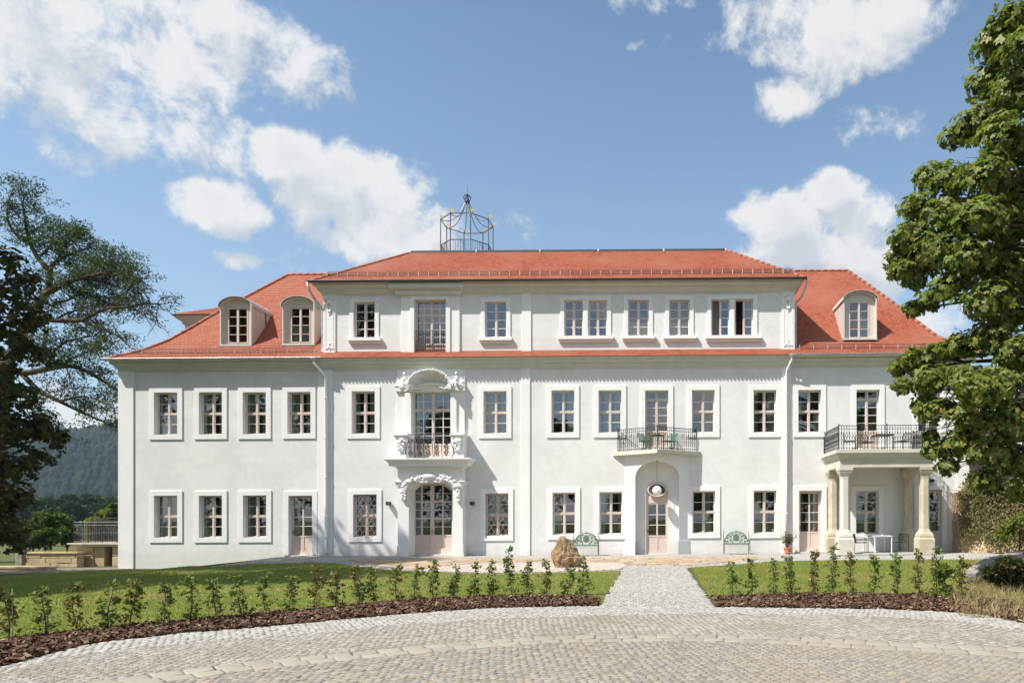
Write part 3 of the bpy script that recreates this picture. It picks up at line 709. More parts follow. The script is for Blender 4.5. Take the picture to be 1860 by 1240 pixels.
# arched porch door with an oval light above
r_ = rect(1173.5,1213.5,892,1006); CUT.append(r_)
x0, x1, z0, z1 = r_
zd = WZ(911, 1193); od = door((x0, x1, z0, zd), rows=3, low=.36, handle=-1, trim=False, depth=.1)
tp = MB(); tp.box(x0, x1, .08, .13, zd, z1); cxd = (x0+x1)/2; zo = WZ(889.5, 1193)
tp.prism([(cxd+.47*math.cos(a), zo+.10+.30*math.sin(a)) for a in [math.pi*k/16 for k in range(17)]], -.03, .0)
H(tp, 'door_head', 'door_wood', od)
ov = MB(); n = 28
ov.tube([(cxd+.40*math.cos(2*math.pi*k/n), -.045, zo+.29*math.sin(2*math.pi*k/n)) for k in range(n+1)], .035, 8); H(ov, 'oval_frame', 'door_wood', od, smooth=True)
ov = MB(); ov.prism([(cxd+.385*math.cos(2*math.pi*k/n), zo+.275*math.sin(2*math.pi*k/n)) for k in range(n)], -.040, -.034); H(ov, 'oval_pane', 'slate', od)

# attic storey windows
def AR(*a): return rect(*a, Y=YA)
def asill(x0, x1, y0, y1, parent):
    a, c, z0, z1 = AR(x0, x1, y0, y1); b = MB(); b.add([], [])
    b.box(a, c, YA-.16, YA, (z0+z1)/2-.02, z1); b.box(a+.05, c-.05, YA-.09, YA, z0, (z0+z1)/2-.02); H(b, 'window_sill', 'trim_plaster', parent, bevel=.01)
aw = [((642.8,681,548.4,613), [(gG, 0, .15, 0, 1)], (633.3,693.7,614,624.5)), ((881,920,547.6,612), [], (871,931,613.5,624)),
      ((1140.8,1178.5,544,609.5), [(gW, .05, .95, .0, .42)], (1130,1190.5,610.5,621)), ((1215.5,1252.5,544,609), [(gW, .05, .95, 0, .4)], (1205,1266,610.5,621))]
for bx, cu, sl in aw:
    r_ = AR(*bx); att_open.append(r_); o = window(r_, Y=YA, transom=0, tw=.19, bottom=False, curtain=cu, depth=.16); asill(*sl, o)
for (bx1, bx2, sl, op) in (((1025,1059,545,610),(1069,1102.6,545,610),(1014,1114.6,611,622),False), ((1292,1325,543.5,609),(1335,1368,543.5,609),(1281,1382.6,610,621),True)):
    for i, bx in enumerate((bx1, bx2)):
        r_ = AR(*bx); att_open.append(r_)
        o = window(r_, Y=YA, transom=0, trim=False, depth=.16, bottom=False, opened=op, curtain=[(gG, .05, .45, 0, 1)] if (op and i == 0) else ([(gG, .7, 1, 0, 1)] if i else []))
        if i == 0:
            b = MB(); x0, x1, z0, z1 = r_; X0, X1, Z0, Z1 = AR(*bx2)
            b.box(x0-.19, x0, YA-.045, YA+.01, z0, z1+.19); b.box(X1, X1+.19, YA-.045, YA+.01, z0, z1+.19); b.box(x0, X1, YA-.045, YA+.01, z1, z1+.19)
            b.box(x1, X0, YA-.03, YA+.01, z0, z1); b.box(x1-.015, X0+.015, YA-.06, YA-.03, z1-.17, z1-.02); b.box(x1+.03, X0-.03, YA-.055, YA-.03, z0, z1-.17)
            H(b, 'window_surround', 'trim_plaster', o, bevel=.008); asill(*sl, o)
# attic french window with iron grille
r_ = AR(754,811,545,638.7); att_open.append(r_); oF = window(r_, Y=YA, cols=4, rows=6, transom=4, trim=False, bottom=False, french=.35, depth=.2)
# main french window above the portal
MFZ0 = WZ(829, 787)
r_ = (WX(749), WX(820), MFZ0, WZ(710.7, 787)); CUT.append(r_); oM = window(r_, cols=4, rows=6, transom=4, trim=False, bottom=False, french=.55, depth=.22, curtain=[(gW, .03, .1, .1, 1)])
# portal door opening
pd = (WX(744), WX(821), WZ(1006.5, 787), WZ(876, 787)); CUT.append(pd)

def wallmesh(x0, x1, z0, z1, cuts, Y, rev):
    b = MB(); xs = sorted({x0, x1, *[c[0] for c in cuts], *[c[1] for c in cuts]}); zs = sorted({z0, z1, *[c[2] for c in cuts], *[c[3] for c in cuts]})
    xs = [x for x in xs if x0 <= x <= x1]; zs = [z for z in zs if z0 <= z <= z1]
    for i in range(len(xs)-1):
        run = None
        for j in range(len(zs)-1):
            cx, cz = (xs[i]+xs[i+1])/2, (zs[j]+zs[j+1])/2
            hole = any(c[0] < cx < c[1] and c[2] < cz < c[3] for c in cuts)
            if not hole and run is None: run = zs[j]
            if (hole or j == len(zs)-2) and run is not None:
                top = zs[j] if hole else zs[j+1]
                b.add([(xs[i], Y, run), (xs[i+1], Y, run), (xs[i+1], Y, top), (xs[i], Y, top)], [(0, 1, 2, 3)]); run = None
    for (a, c, zl, zh) in cuts:
        y0, y1 = Y, Y+rev
        b.add([(a, y0, zl), (a, y1, zl), (a, y1, zh), (a, y0, zh)], [(0, 1, 2, 3)]); b.add([(c, y0, zl), (c, y1, zl), (c, y1, zh), (c, y0, zh)], [(3, 2, 1, 0)])
        b.add([(a, y0, zh), (c, y0, zh), (c, y1, zh), (a, y1, zh)], [(3, 2, 1, 0)]); b.add([(a, y0, zl), (c, y0, zl), (c, y1, zl), (a, y1, zl)], [(0, 1, 2, 3)])
    return b
ZC = 8.445   # underside of the main cornice
b = wallmesh(XL, XR, -1.2, ZC+.3, CUT, 0.0, .33)
H(b, 'wall', 'wall_plaster')
b = MB(); Z0, Z1 = -1.2, ZC+.3
b.add([(XL, 0, Z0), (XL, 10, Z0), (XL, 10, Z1), (XL, 0, Z1)], [(0, 1, 2, 3)][::-1]); b.add([(XR, 0, Z0), (XR, 10, Z0), (XR, 10, Z1), (XR, 0, Z1)], [(0, 1, 2, 3)]); b.add([(XL, 10, Z0), (XR, 10, Z0), (XR, 10, Z1), (XL, 10, Z1)], [(0, 1, 2, 3)])
H(b, 'side_wall', 'wall_plaster')
# rooms: floors, partition and cross walls
b = MB(); b.box(XL+.05, XR-.05, 3.6, 3.7, -1, ZC+.2); b.box(XL+.05, XR-.05, .34, 3.6, -.3, -.05); b.box(XL+.05, XR-.05, .34, 3.6, 4.0, 4.35); b.box(XL+.05, XR-.05, .34, 3.6, ZC, ZC+.2)
for px in (345, 500, 600, 715, 860, 965, 1065, 1150, 1235, 1335, 1432, 1525, 1630): b.box(WX(px)-.05, WX(px)+.05, .34, 3.6, -.05, 4.0); b.box(WX(px)-.05, WX(px)+.05, .34, 3.6, 4.35, ZC)
H(b, 'rooms', 'room')
AZ0, AZC = 8.6, 11.955
b = wallmesh(AXL, AXR, AZ0, AZC+.3, att_open, YA, .28); H(b, 'attic_wall', 'wall_plaster')
b = MB()
for X in (AXL, AXR): b.add([(X, YA, AZ0), (X, 10.4, AZ0), (X, 10.4, AZC+.3), (X, YA, AZC+.3)], [(0, 1, 2, 3)])
b.add([(AXL, 10.4, AZ0), (AXR, 10.4, AZ0), (AXR, 10.4, AZC+.3), (AXL, 10.4, AZC+.3)], [(0, 1, 2, 3)]); H(b, 'attic_side_wall', 'wall_plaster')
b = MB(); b.box(AXL+.05, AXR-.05, 3.6, 3.7, AZ0, AZC); b.box(AXL+.05, AXR-.05, YA+.29, 3.6, AZ0+.1, AZ0+.2); b.box(AXL+.05, AXR-.05, YA+.29, 3.6, AZC, AZC+.1)
for px in (720, 850, 965, 1125, 1197, 1275): b.box(WX(px)-.05, WX(px)+.05, YA+.29, 3.6, AZ0+.2, AZC)
H(b, 'attic_rooms', 'room')

# pilaster strips, frieze band
def strip(x0, x1, z0, z1, th, Y=0.0, name='pilaster', m='trim_plaster', parent=None):
    b = MB(); b.box(x0, x1, Y-th, Y+.01, z0, z1); return H(b, name, m, parent, bevel=.008)
for a, c in ((218, 243.5), (578, 603), (946, 963), (1419, 1437)): strip(WX(a), WX(c), -1.1, ZC-.0, .05)
strip(WX(1737), XR, -1.1, ZC, .05)
b = MB(); b.box(XL-.05, XL, 0-.05, .7, -1.1, ZC); H(b, 'pilaster', 'trim_plaster')
for a, c in ((588.5, 610), (948, 965), (1419.5, 1443.2)): strip(WX(a, YA), WX(c, YA), AZ0, AZC, .05, YA)
def ringprof(x0, x1, y0, y1, prof):
    b = MB(); n = len(prof); vs = []
    for (o_, z) in prof: vs += [(x0-o_, y0-o_, z), (x1+o_, y0-o_, z), (x1+o_, y1+o_, z), (x0-o_, y1+o_, z)]
    fs = [(i*4+k, i*4+(k+1) % 4, (i+1)*4+(k+1) % 4, (i+1)*4+k) for i in range(n-1) for k in range(4)]
    return b.add(vs, fs)
prof = [(0, ZC), (.06, ZC), (.06, ZC+.04), (.045, ZC+.045), (.045, ZC+.07), (.10, ZC+.12), (.10, ZC+.14), (.155, ZC+.145), (.155, ZC+.205), (.14, ZC+.21), (.14, ZC+.225), (.22, ZC+.27), (.22, ZC+.285), (.28, ZC+.29), (.28, ZC+.36), (.265, ZC+.365), (.265, ZC+.38), (.33, ZC+.43), (.33, ZC+.47), (0, ZC+.47)]
H(ringprof(XL, XR, 0, 10, prof), 'cornice', 'cornice_plaster')
prof2 = [(0, AZC), (.06, AZC), (.06, AZC+.05), (.045, AZC+.055), (.045, AZC+.07), (.12, AZC+.14), (.12, AZC+.16), (.19, AZC+.165), (.19, AZC+.24), (.175, AZC+.245), (.175, AZC+.26), (.27, AZC+.33), (.27, AZC+.345), (.33, AZC+.35), (.33, AZC+.40), (.35, AZC+.43), (.35, AZC+.47), (0, AZC+.47)]
H(ringprof(AXL, AXR, YA, 10.4, prof2), 'attic_cornice', 'cornice_plaster')

# ---- roofs built course by course
prT = [0, .8, 1.6, 2.3, 3.2, 5.4]; prZ = [0, .47, 1.15, 1.98, 3.12, 5.66]
def roof(name, x0, x1, y0, y1, ze, fz, tmax, aL, aR, step=.165, lip=.016, cap=None):
    b = MB(); ts = [0.0]
    while ts[-1] < tmax-.02:
        t = ts[-1]; sl = (fz(t+.05)-fz(t))/.05; ts.append(min(tmax, t+step/math.sqrt(1+sl*sl)))
    v = 0
    def ringp(t, z): return [(x0+aL*t, y0+t, z), (x1-aR*t, y0+t, z), (x1-aR*t, y1-t, z), (x0+aL*t, y1-t, z)]
    for k in range(len(ts)-1):
        lo = ringp(ts[k]-.012, ze+fz(ts[k])+lip); hi = ringp(ts[k+1], ze+fz(ts[k+1])); pv = ringp(ts[k]-.012, ze+fz(ts[k])-.012)
        for s in range(4):
            a, c = lo[s], lo[(s+1) % 4]; d, e = hi[(s+1) % 4], hi[s]; ax = 0 if s % 2 == 0 else 1
            vv = k*.165
            b.add([a, c, d, e], [(0, 1, 2, 3)], [((a[ax], vv+.003), (c[ax], vv+.003), (d[ax], vv+.162), (e[ax], vv+.162))])
            b.add([pv[s], pv[(s+1) % 4], c, a], [(0, 1, 2, 3)], [((a[ax], vv+.08), (c[ax], vv+.08), (c[ax], vv+.09), (a[ax], vv+.09))])
    # rounded lower ends of the eaves course
    x = x0+.05
    while x < x1-.05:
        b.add([(x, y0-.02, ze+lip+.004), (x+.15, y0-.02, ze+lip+.004), (x+.125, y0-.055, ze+lip-.012), (x+.075, y0-.068, ze+lip-.018), (x+.025, y0-.055, ze+lip-.012)], [(0, 4, 3, 2, 1)], [((x+.08, .08),)*5]); x += .17
    return H(b, name, 'clay_tiles')
fz1 = lambda t: float(np.interp(t, prT, prZ)); OV = .40; ZE = ZC+.485
oR = roof('roof', XL-OV, XR+OV, -OV, 10+OV, ZE, fz1, 5.4, 1.0, .83)
soff = MB(); soff.add([(XL-OV, -OV, ZE-.02), (XR+OV, -OV, ZE-.02), (XR+OV, 10+OV, ZE-.02), (XL-OV, 10+OV, ZE-.02)], [(3, 2, 1, 0)]); H(soff, 'eaves_board', 'cornice_plaster')
AZE = AZC+.49; fz2 = lambda t: .76*t; OV2 = .42
oRA = roof('attic_roof', AXL-OV2, AXR+OV2, YA-OV2, 10.4+OV2, AZE, fz2, 3.4, 1.0, .95, step=.15, lip=.012)
soff = MB(); soff.add([(AXL-OV2, YA-OV2, AZE-.02), (AXR+OV2, YA-OV2, AZE-.02), (AXR+OV2, 10.4+OV2, AZE-.02), (AXL-OV2, 10.4+OV2, AZE-.02)], [(3, 2, 1, 0)]); H(soff, 'eaves_board', 'cornice_plaster')
TZ = AZE+fz2(3.4); tx0, tx1, ty0, ty1 = AXL-OV2+3.4, AXR+OV2-3.4*.95, YA-OV2+3.4, 10.4+OV2-3.4
b = MB(); b.box(tx0-.05, tx1+.05, ty0-.06, ty1+.06, TZ-.05, TZ+.09); H(b, 'roof_terrace', 'dark_metal_edge', bevel=.01)
def ridgeline(pts, r=.085):
    b = MB(); 
    for i in range(len(pts)-1):
        a, c = Vector(pts[i]), Vector(pts[i+1]); L = (c-a).length; n = max(1, int(L/.36))
        for k in range(n):
            p = a.lerp(c, k/n); q = a.lerp(c, (k+1.12)/n if k < n-1 else 1); b.tube([p, q], [r*1.12, r*.9], 8)
    return b
for px_, sx, a_ in ((XL-OV, 1, 1.0), (XR+OV, -1, .83)):
    for yy, sy in ((-OV, 1), (10+OV, -1)):
        H(ridgeline([(px_+sx*a_*t, yy+sy*t, ZE+fz1(t)+.0) for t in np.linspace(0, 5.4, 14)]), 'hip_tiles', 'ridge_tiles', oR, smooth=True)
H(ridgeline([(XL-OV+5.4, 5, ZE+5.66), (XR+OV-5.4*.83, 5, ZE+5.66)]), 'ridge_tiles', 'ridge_tiles', oR, smooth=True)
for px_, sx, a_ in ((AXL-OV2, 1, 1.0), (AXR+OV2, -1, .95)):
    for yy, sy in ((YA-OV2, 1), (10.4+OV2, -1)):
        H(ridgeline([(px_+sx*a_*t, yy+sy*t, AZE+fz2(t)) for t in np.linspace(0, 3.35, 3)], .075), 'hip_tiles', 'ridge_tiles', oRA, smooth=True)
for px in (748, 867, 982, 1087, 1205, 1317): b = MB(); X = (px-PX0)*(CD+3.2)/FP; b.tube([(X, ty0-.25, TZ-.17), (X, ty0-.33, TZ-.03), (X+.04, ty0-.40, TZ-.12)], .025, 6); H(b, 'roof_hook', 'white_pipe', oRA)
# gutters
def gutter(x0, x1, y, z, r=.07, m='zinc', nm='gutter'):
    b = MB(); n = 8; vs = []
    for X in (x0, x1):
        for k in range(n+1): a = math.pi+math.pi*k/n; vs.append((X, y+r*math.cos(a), z+r*math.sin(a)))
        vs.append((X, y+r, z+.012)); 
    m_ = n+2
    b.add(vs, [(k, k+1, k+1+m_, k+m_) for k in range(n+1)]+[tuple(range(m_)), tuple(range(2*m_-1, m_-1, -1))]); b.tube([(x0, y-r, z+.004), (x1, y-r, z+.004)], .012, 6)
    return H(b, nm, m)
gutter(XL-OV-.03, WX(592), -OV-.09, ZE-.01); gutter(WX(1431), XR+OV+.03, -OV-.09, ZE-.01)
b = MB()
gutter(AXL-OV2-.04, AXR+OV2+.04, YA-OV2-.09, AZE-.01, .075, 'dark_metal_edge')
# snow guards
def snow(x0, x1, y, z, h, sp, parent, rise=.5):
    b = MB(); n = int((x1-x0)/sp)
    for zz in (.06, .13, .20, .27): b.tube([(x0, y+zz*.15, z+zz*h/.27), (x1, y+zz*.15, z+zz*h/.27)], .009, 4)
    x = x0
    while x < x1: b.tube([(x, y+.01, z+.05), (x, y+.04, z+h)], .0065, 3, False); x += .085
    H(b, 'snow_guard', 'rusty_iron', parent)
    for i in range(n+1):
        b = MB(); x = x0+(x1-x0)*i/n; b.tube([(x, y+.18, z+.10), (x, y-.01, z+.02), (x, y-.01, z+.24)], .020, 5); H(b, 'snow_guard_bracket', 'zinc', parent)
snow(WX(236, .3), WX(572, .3), .25, ZE+fz1(.62)-.02, .27, .6, oR)
snow(WX(1452, .3), WX(1758, .3), .25, ZE+fz1(.62)-.02, .27, .6, oR)
snow(WX(597, .5), WX(1440, .5), YA-OV2+.5, AZE+fz2(.5)-.02, .27, .46, oRA)
# downpipes
def pipe(pts, r, m, nm='downpipe', bands=()):
    b = MB(); b.tube(pts, r, 10)
    for (x, y, z) in bands: b.tube([(x, y, z-.03), (x, y, z+.03)], r*1.25, 10)
    return H(b, nm, m, smooth=True)
X = WX(594.5)
pipe([(WX(580)-.02, -OV-.09, ZE-.05), (WX(580)-.02, -OV-.08, ZE-.22), (X-.03, -.22, ZE-.72), (X, -.13, ZE-.95), (X, -.13, 3), (X, -.13, .25), (X+.02, -.16, .12)], .06, 'white_pipe', bands=[(X, -.13, z) for z in (7.2, 5.4, 3.6, 1.8, .9)])
b = MB(); b.lathe((WX(580)-.02, -OV-.09, ZE-.22), [(.05, 0), (.06, .05), (.13, .16), (.14, .18)], 12); H(b, 'rainwater_hopper', 'zinc', smooth=True)
X = WX(1427.5)
pipe([(WX(1435), -OV-.09, ZE-.05), (WX(1435), -OV-.08, ZE-.22), (X+.02, -.2, ZE-.65), (X, -.13, ZE-.95), (X, -.13, 3), (X, -.13, .1)], .06, 'white_pipe', bands=[(X, -.13, z) for z in (7.2, 5.4, 3.6, 1.8)])
b = MB(); b.lathe((WX(1435), -OV-.09, ZE-.22), [(.05, 0), (.06, .05), (.13, .16), (.14, .18)], 12); H(b, 'rainwater_hopper', 'zinc', smooth=True)
for X, sg in ((AXL, -1), (AXR, 1)):
    pipe([(X+sg*.50, YA-.45, AZE-.05), (X+sg*.45, YA-.38, AZE-.35), (X+sg*.30, YA-.1, AZE-.75), (X+sg*.09, YA+.1, AZE-.98), (X+sg*.08, YA+.12, AZE-1.2), (X+sg*.08, YA+.12, AZE-2.8), (X+sg*.08, YA+.12, 9.35), (X+sg*.2, YA-.02, 9.25)], .05, 'zinc')

def taper_(r0, r1, n): return [r0+(r1-r0)*i/(n-1) for i in range(n)]
# ---- sculpted ornament helper: fused lumps of plaster
def lumps(items, name, parent, m='sculpted_plaster', vox=.018, extra=None):
    b = MB()
    for (c, r) in items: b.ball(c, r, 8, 6)
    if extra: extra(b)
    o = H(b, name, m, parent, smooth=True)
    md = o.modifiers.new('remesh', 'REMESH'); md.mode = 'VOXEL'; md.voxel_size = vox; md.use_smooth_shade = True
    return o
# corner pilaster capitals and small sprays on the attic
for a, c in ((588.5, 610), (1419.5, 1443.2)):
    x0, x1 = WX(a, YA), WX(c, YA); cx = (x0+x1)/2; y = YA-.06; zt = AZC-.03; it = []
    for s in (-1, 1):
        for k in range(14): an = k*.55; rr = .10-.006*k; it.append(((cx+s*(.15+rr*math.cos(an)*s*.9), y-.03, zt-.14+rr*math.sin(an)), .034))
    it += [((cx, y-.05, zt-.28), (.10, .05, .13)), ((cx, y-.08, zt-.30), (.03, .03, .05))]
    rr_ = random.Random(5)
    for k in range(34):
        z = rr_.uniform(-.75, -.25); wdt = .2*(1+z/1.1); it.append(((cx+rr_.uniform(-wdt, wdt), y-.02, zt+z), (rr_.uniform(.025, .05), .04, rr_.uniform(.025, .06))))
    it += [((cx+.02, y, zt-.82), (.03, .03, .06)), ((cx-.01, y, zt-.90), (.02, .02, .05))]
    lumps(it, 'capital_ornament', house)
    it = [((cx+dx, y, AZ0+.95+dz), (r1, .022, r2)) for dx, dz, r1, r2 in ((0, .16, .05, .05), (0, .05, .02, .10), (-.1, -.05, .07, .025), (.1, -.04, .08, .025), (-.17, -.07, .04, .03), (.18, -.06, .04, .03), (.02, -.10, .03, .05), (.05, 0, .03, .04), (-.05, 0, .03, .05))]
    lumps(it, 'sprig_ornament', house, vox=.012)
    b = MB(); frame_rect(b, x0+.09, x1-.09, AZ0+.9, zt-.6, .02, YA-.062, YA-.05); H(b, 'pilaster_panel', 'trim_plaster')
# centre bay of the attic: stepped surround and cornice break
x0, x1, z0, z1 = AR(754,811,545,638.7); b = MB()
A0, A1 = WX(729, YA), WX(835.6, YA)
b.box(A0, x0-.2, YA-.07, YA+.01, AZ0, AZC); b.box(x1+.2, A1, YA-.07, YA+.01, AZ0, AZC); b.box(x0-.2, x0, YA-.12, YA+.01, AZ0, AZC); b.box(x1, x1+.2, YA-.12, YA+.01, AZ0, AZC); b.box(x0, x1, YA-.12, YA+.01, z1, AZC)
H(b, 'window_surround', 'trim_plaster', oF, bevel=.008)
b = MB(); C0, C1 = WX(721, YA), WX(840, YA)
b.box(C0, C1, YA-.24, YA+.01, AZC-.06, AZC+.14); b.box(C0-.08, C1+.08, YA-.34, YA-.02, AZC+.14, AZC+.18); b.box(C0-.25, C1+.15, YA-.42, YA, AZC+.18, AZC+.40); H(b, 'cornice_break', 'cornice_plaster', bevel=.012)
def ironpanel(b, x0, x1, y, z0, z1, posts=(), scroll=True, sp=.11):
    n = max(2, int((x1-x0)/sp)); hh = z1-z0
    for z, r in ((z0+.05, .011), (z1, .016), (z1-.13, .010), (z0+hh*.42, .008)): b.tube([(x0, y, z), (x1, y, z)], r, 5)
    for i in range(n+1):
        x = x0+(x1-x0)*i/n; b.tube([(x, y, z0), (x, y, z1)], .0085, 4)
        if i % 2 == 0: b.ball((x, y, z1-.30), (.022, .022, .045), 6, 4); b.ball((x, y, z0+hh*.2), (.016, .016, .03), 6, 4)
        if i < n and scroll:
            cx = x+(x1-x0)/n/2
            for zc in (z0+hh*.28, z0+hh*.52): b.tube([(cx+.036*math.cos(a), y, zc+.045*math.sin(a)*1.3) for a in np.linspace(0, 2*math.pi, 9)], .0055, 4, False)
b = MB(); gz0, gz1 = z0-.02, WZ(601.5, 787, YA); ironpanel(b, x0+.0, x1-.0, YA-.10, gz0, gz1, sp=.10)
b.tube([((x0+x1)/2, YA-.12, gz0), ((x0+x1)/2, YA-.12, gz1+.02)], .016, 6)
for k in range(10): 
    xx = x0+(x1-x0)*(k+.5)/10; b.tube([(xx-.05, YA-.1, gz0+.05), (xx+.05, YA-.1, gz0+.33)], .006, 4); b.tube([(xx+.05, YA-.1, gz0+.05), (xx-.05, YA-.1, gz0+.33)], .006, 4)
H(b, 'window_railing', 'iron', oF)

# ---- portal
PJ = .60; yp = -PJ
portal = MB()
def PX(px, Y=0.0): return WX(px, Y)
pl, pr = WX(722.5, yp), WX(840.5, yp)
zb = -.1; ztop = WZ(850, 787, yp)
dl, dr = WX(742.5, yp), WX(822.5, yp)          # opening in the portal front
ztp = WZ(876, 787, yp); zsp = WZ(889, 787, yp)
xs_ = [dl+(dr-dl)*k/16 for k in range(17)]
def arcz(x):
    t = (x-dl)/(dr-dl)*2-1; a = abs(t); return ztp if a < .5 else ztp-(ztp-zsp)*((a-.5)/.5)**1.35
# piers
portal.box(pl, dl, yp, 0, zb, ztop); portal.box(dr, pr, yp, 0, zb, ztop)
for i in range(16):
    a, c = xs_[i], xs_[i+1]; za, zc = arcz(a), arcz(c)
    portal.add([(a, yp, za), (c, yp, zc), (c, yp, ztop), (a, yp, ztop), (a, .33, za), (c, .33, zc)], [(0, 1, 2, 3), (4, 5, 1, 0)])
portal.add([(dl, 0, zb), (dl, .33, zb), (dl, .33, zsp), (dl, 0, zsp)], [(0, 1, 2, 3)]); portal.add([(dr, 0, zb), (dr, .33, zb), (dr, .33, zsp), (dr, 0, zsp)], [(3, 2, 1, 0)])
oP = H(portal, 'portal', 'trim_plaster')
b = MB()
for a, c in ((pl, dl), (dr, pr)):
    b.box(a-.05, c+(.0 if a == pl else .05), yp-.05, 0, .12, .52) if False else None
b.box(pl-.06, dl-.002, yp-.06, -.002, zb, .16); H(b, 'portal_base', 'pale_pier', oP, bevel=.012); b = MB(); b.box(dr+.002, pr+.06, yp-.06, -.002, zb, .16); H(b, 'portal_base', 'pale_pier', oP, bevel=.012)
b = MB(); b.box(pl-.03, dl-.02, yp-.035, -.003, .16, .5); H(b, 'portal_plinth', 'trim_plaster', oP, bevel=.012)
b = MB(); b.box(dr+.02, pr+.03, yp-.035, -.003, .16, .5); H(b, 'portal_plinth', 'trim_plaster', oP, bevel=.012)
zi = WZ(878, 787, yp)
for a, c in ((pl-.09, pl+.12), (pr-.12, pr+.09)):
    b = MB(); b.box(a, c, yp-.08, -.004, zi, zi+.07); b.box(a+.03, c-.03, yp-.05, -.004, zi-.09, zi); b.box(a-.03, c+.03, yp-.11, -.004, zi+.07, zi+.12)
    H(b, 'impost', 'trim_plaster', oP, bevel=.008)
# portal door: two leaves with six rows of panes, clipped corners at the top
x0, x1, z0, z1 = pd; z0 = -.02+0*z0; yb = .24; b = MB(); cx = (x0+x1)/2
def ctop(x):
    t = abs((x-cx)/((x1-x0)/2)); return z1-.03 if t < .5 else z1-.03-(t-.5)/.5*.32
segx = [x0, x0+(x1-x0)*.25, cx, x0+(x1-x0)*.75, x1]
b.box(x0, x0+.08, yb-.03, yb+.06, z0, ctop(x0)); b.box(x1-.08, x1, yb-.03, yb+.06, z0, ctop(x1))
for i in range(4):
    a, c = segx[i], segx[i+1]; b.prism([(a, ctop(a)-.09), (c, ctop(c)-.09), (c, ctop(c)+.12), (a, ctop(a)+.12)], yb-.03, yb+.06)
b.box(cx-.085, cx+.085, yb-.045, yb+.055, z0, z1-.1)
for xx in (segx[1], segx[3]): b.box(xx-.035, xx+.035, yb-.022, yb+.04, z0, z1-.1)
zg0 = z0+(z1-z0)*.285; rh = (z1-.1-zg0)/6
for k in (2, 4): b.box(x0+.08, x1-.08, yb-.02, yb+.042, zg0+rh*k-.035, zg0+rh*k+.035)
b.box(x0+.08, x1-.08, yb, yb+.04, z0, zg0-.04); b.box(x0+.08, x1-.08, yb-.018, yb+.041, zg0-.05, zg0+.02); b.box(x0+.06, x1-.06, yb-.05, yb, z0, z0+.36); b.box(x0+.06, x1-.06, yb-.065, yb, z0, z0+.11)
oD = H(b, 'door', 'door_wood')
mb = MB()
for k in range(1, 6):
    if k not in (2, 4): mb.box(x0+.08, x1-.08, yb-.015, yb+.03, zg0+rh*k-.014, zg0+rh*k+.014)
H(mb, 'glazing_bars', 'window_wood', oD)
p = MB(); p.add([(x0+.02, yb+.01, zg0), (x1-.02, yb+.01, zg0), (x1-.02, yb+.01, ctop(x1)), (segx[3], yb+.01, ctop(segx[3])), (segx[1], yb+.01, ctop(segx[1])), (x0+.02, yb+.01, ctop(x0))], [(0, 1, 2, 3, 4, 5)]); H(p, 'pane', 'glass', oD)
b = MB(); b.box(cx-.02, cx+.02, yb-.058, yb-.044, .95, 1.22); b.tube([(cx, yb-.05, 1.1), (cx, yb-.10, 1.1), (cx+.10, yb-.10, 1.09)], .010, 6); b.ball((cx, yb-.07, 1.17), .02); H(b, 'handle', 'brass', oD)
# garland, cartouche
rr_ = random.Random(3); it = []
def garl(pts, r0, n, spread):
    out = []
    for i in range(n):
        t = rr_.random()*(len(pts)-1); k = int(t); f = t-k; p = [pts[k][j]*(1-f)+pts[k+1][j]*f for j in (0, 1)]
        rr = rr_.uniform(.6, 1.15)*r0; out.append(((p[0]+rr_.uniform(-spread, spread), yp-.05-rr_.random()*.07, p[1]+rr_.uniform(-spread, spread)), (rr, rr*.9, rr*rr_.uniform(.8, 1.1))))
    return out
def pz(px, py): return (WX(px, yp), WZ(py, 787, yp))
for sgn in (-1, 1):
    def q(dx, py): return pz(783.5+sgn*dx, py)
    it += garl([q(14, 868), q(26, 869), q(38, 873), q(45, 880)], .068, 46, .11)
    it += garl([q(45, 880), q(49, 888), q(50, 897), q(49, 906)], .064, 50, .10)
    it += garl([q(49, 904), q(49, 910)], .04, 8, .04)
    it += garl([q(18, 860), q(24, 864), q(20, 870)], .05, 24, .09)
    it += garl([q(5, 875.5), q(20, 875.5)], .04, 14, .03)
o = lumps(it, 'garland', oP, vox=.02)
cxp, czp = pz(778, 865)
b = MB(); b.ball((cxp, yp-.03, czp), (.43, .14, .17), 24, 12); H(b, 'cartouche', 'sculpted_plaster', oP, smooth=True)
b = MB(); n = 40; b.tube([(cxp+.46*math.cos(a), yp-.05, czp+.20*math.sin(a)) for a in np.linspace(0, 2*math.pi, n)], .035, 8); H(b, 'cartouche_frame', 'sculpted_plaster', oP, smooth=True)
b = MB(); a0, _ = pz(751, 850); a1, _ = pz(808, 850); _, kz = pz(787, 873); b.prism([(a0, ztop), (a1, ztop), (a1-.1, kz), (a0+.1, kz)], yp-.035, yp); H(b, 'keystone', 'trim_plaster', oP)
# big cornice carrying the balcony
zc0, zc1 = WZ(850, 787, -.8), WZ(834.8, 787, -.9)
def pyc(o_, z): return (pl-o_, pr+o_, yp-o_, z)
cor = [(-.0, zc0), (.05, zc0), (.05, zc0+.06), (.10, zc0+.08), (.10, zc0+.10), (.30, zc0+.105), (.30, zc0+.23), (.34, zc0+.26), (.34, zc0+.28), (.42, zc0+.34), (.46, zc0+.38), (.46, zc0+.44)]
b = MB(); vs = []
for o_, z in cor: vs += [(pl-o_, 0, z), (pl-o_, yp-o_*.9, z), (pr+o_, yp-o_*.9, z), (pr+o_, 0, z)]
b.add(vs, [(i*4+k, i*4+k+1, (i+1)*4+k+1, (i+1)*4+k) for i in range(len(cor)-1) for k in range(3)]+[(len(vs)-4, len(vs)-3, len(vs)-2, len(vs)-1)]); H(b, 'portal_cornice', 'trim_plaster', oP)
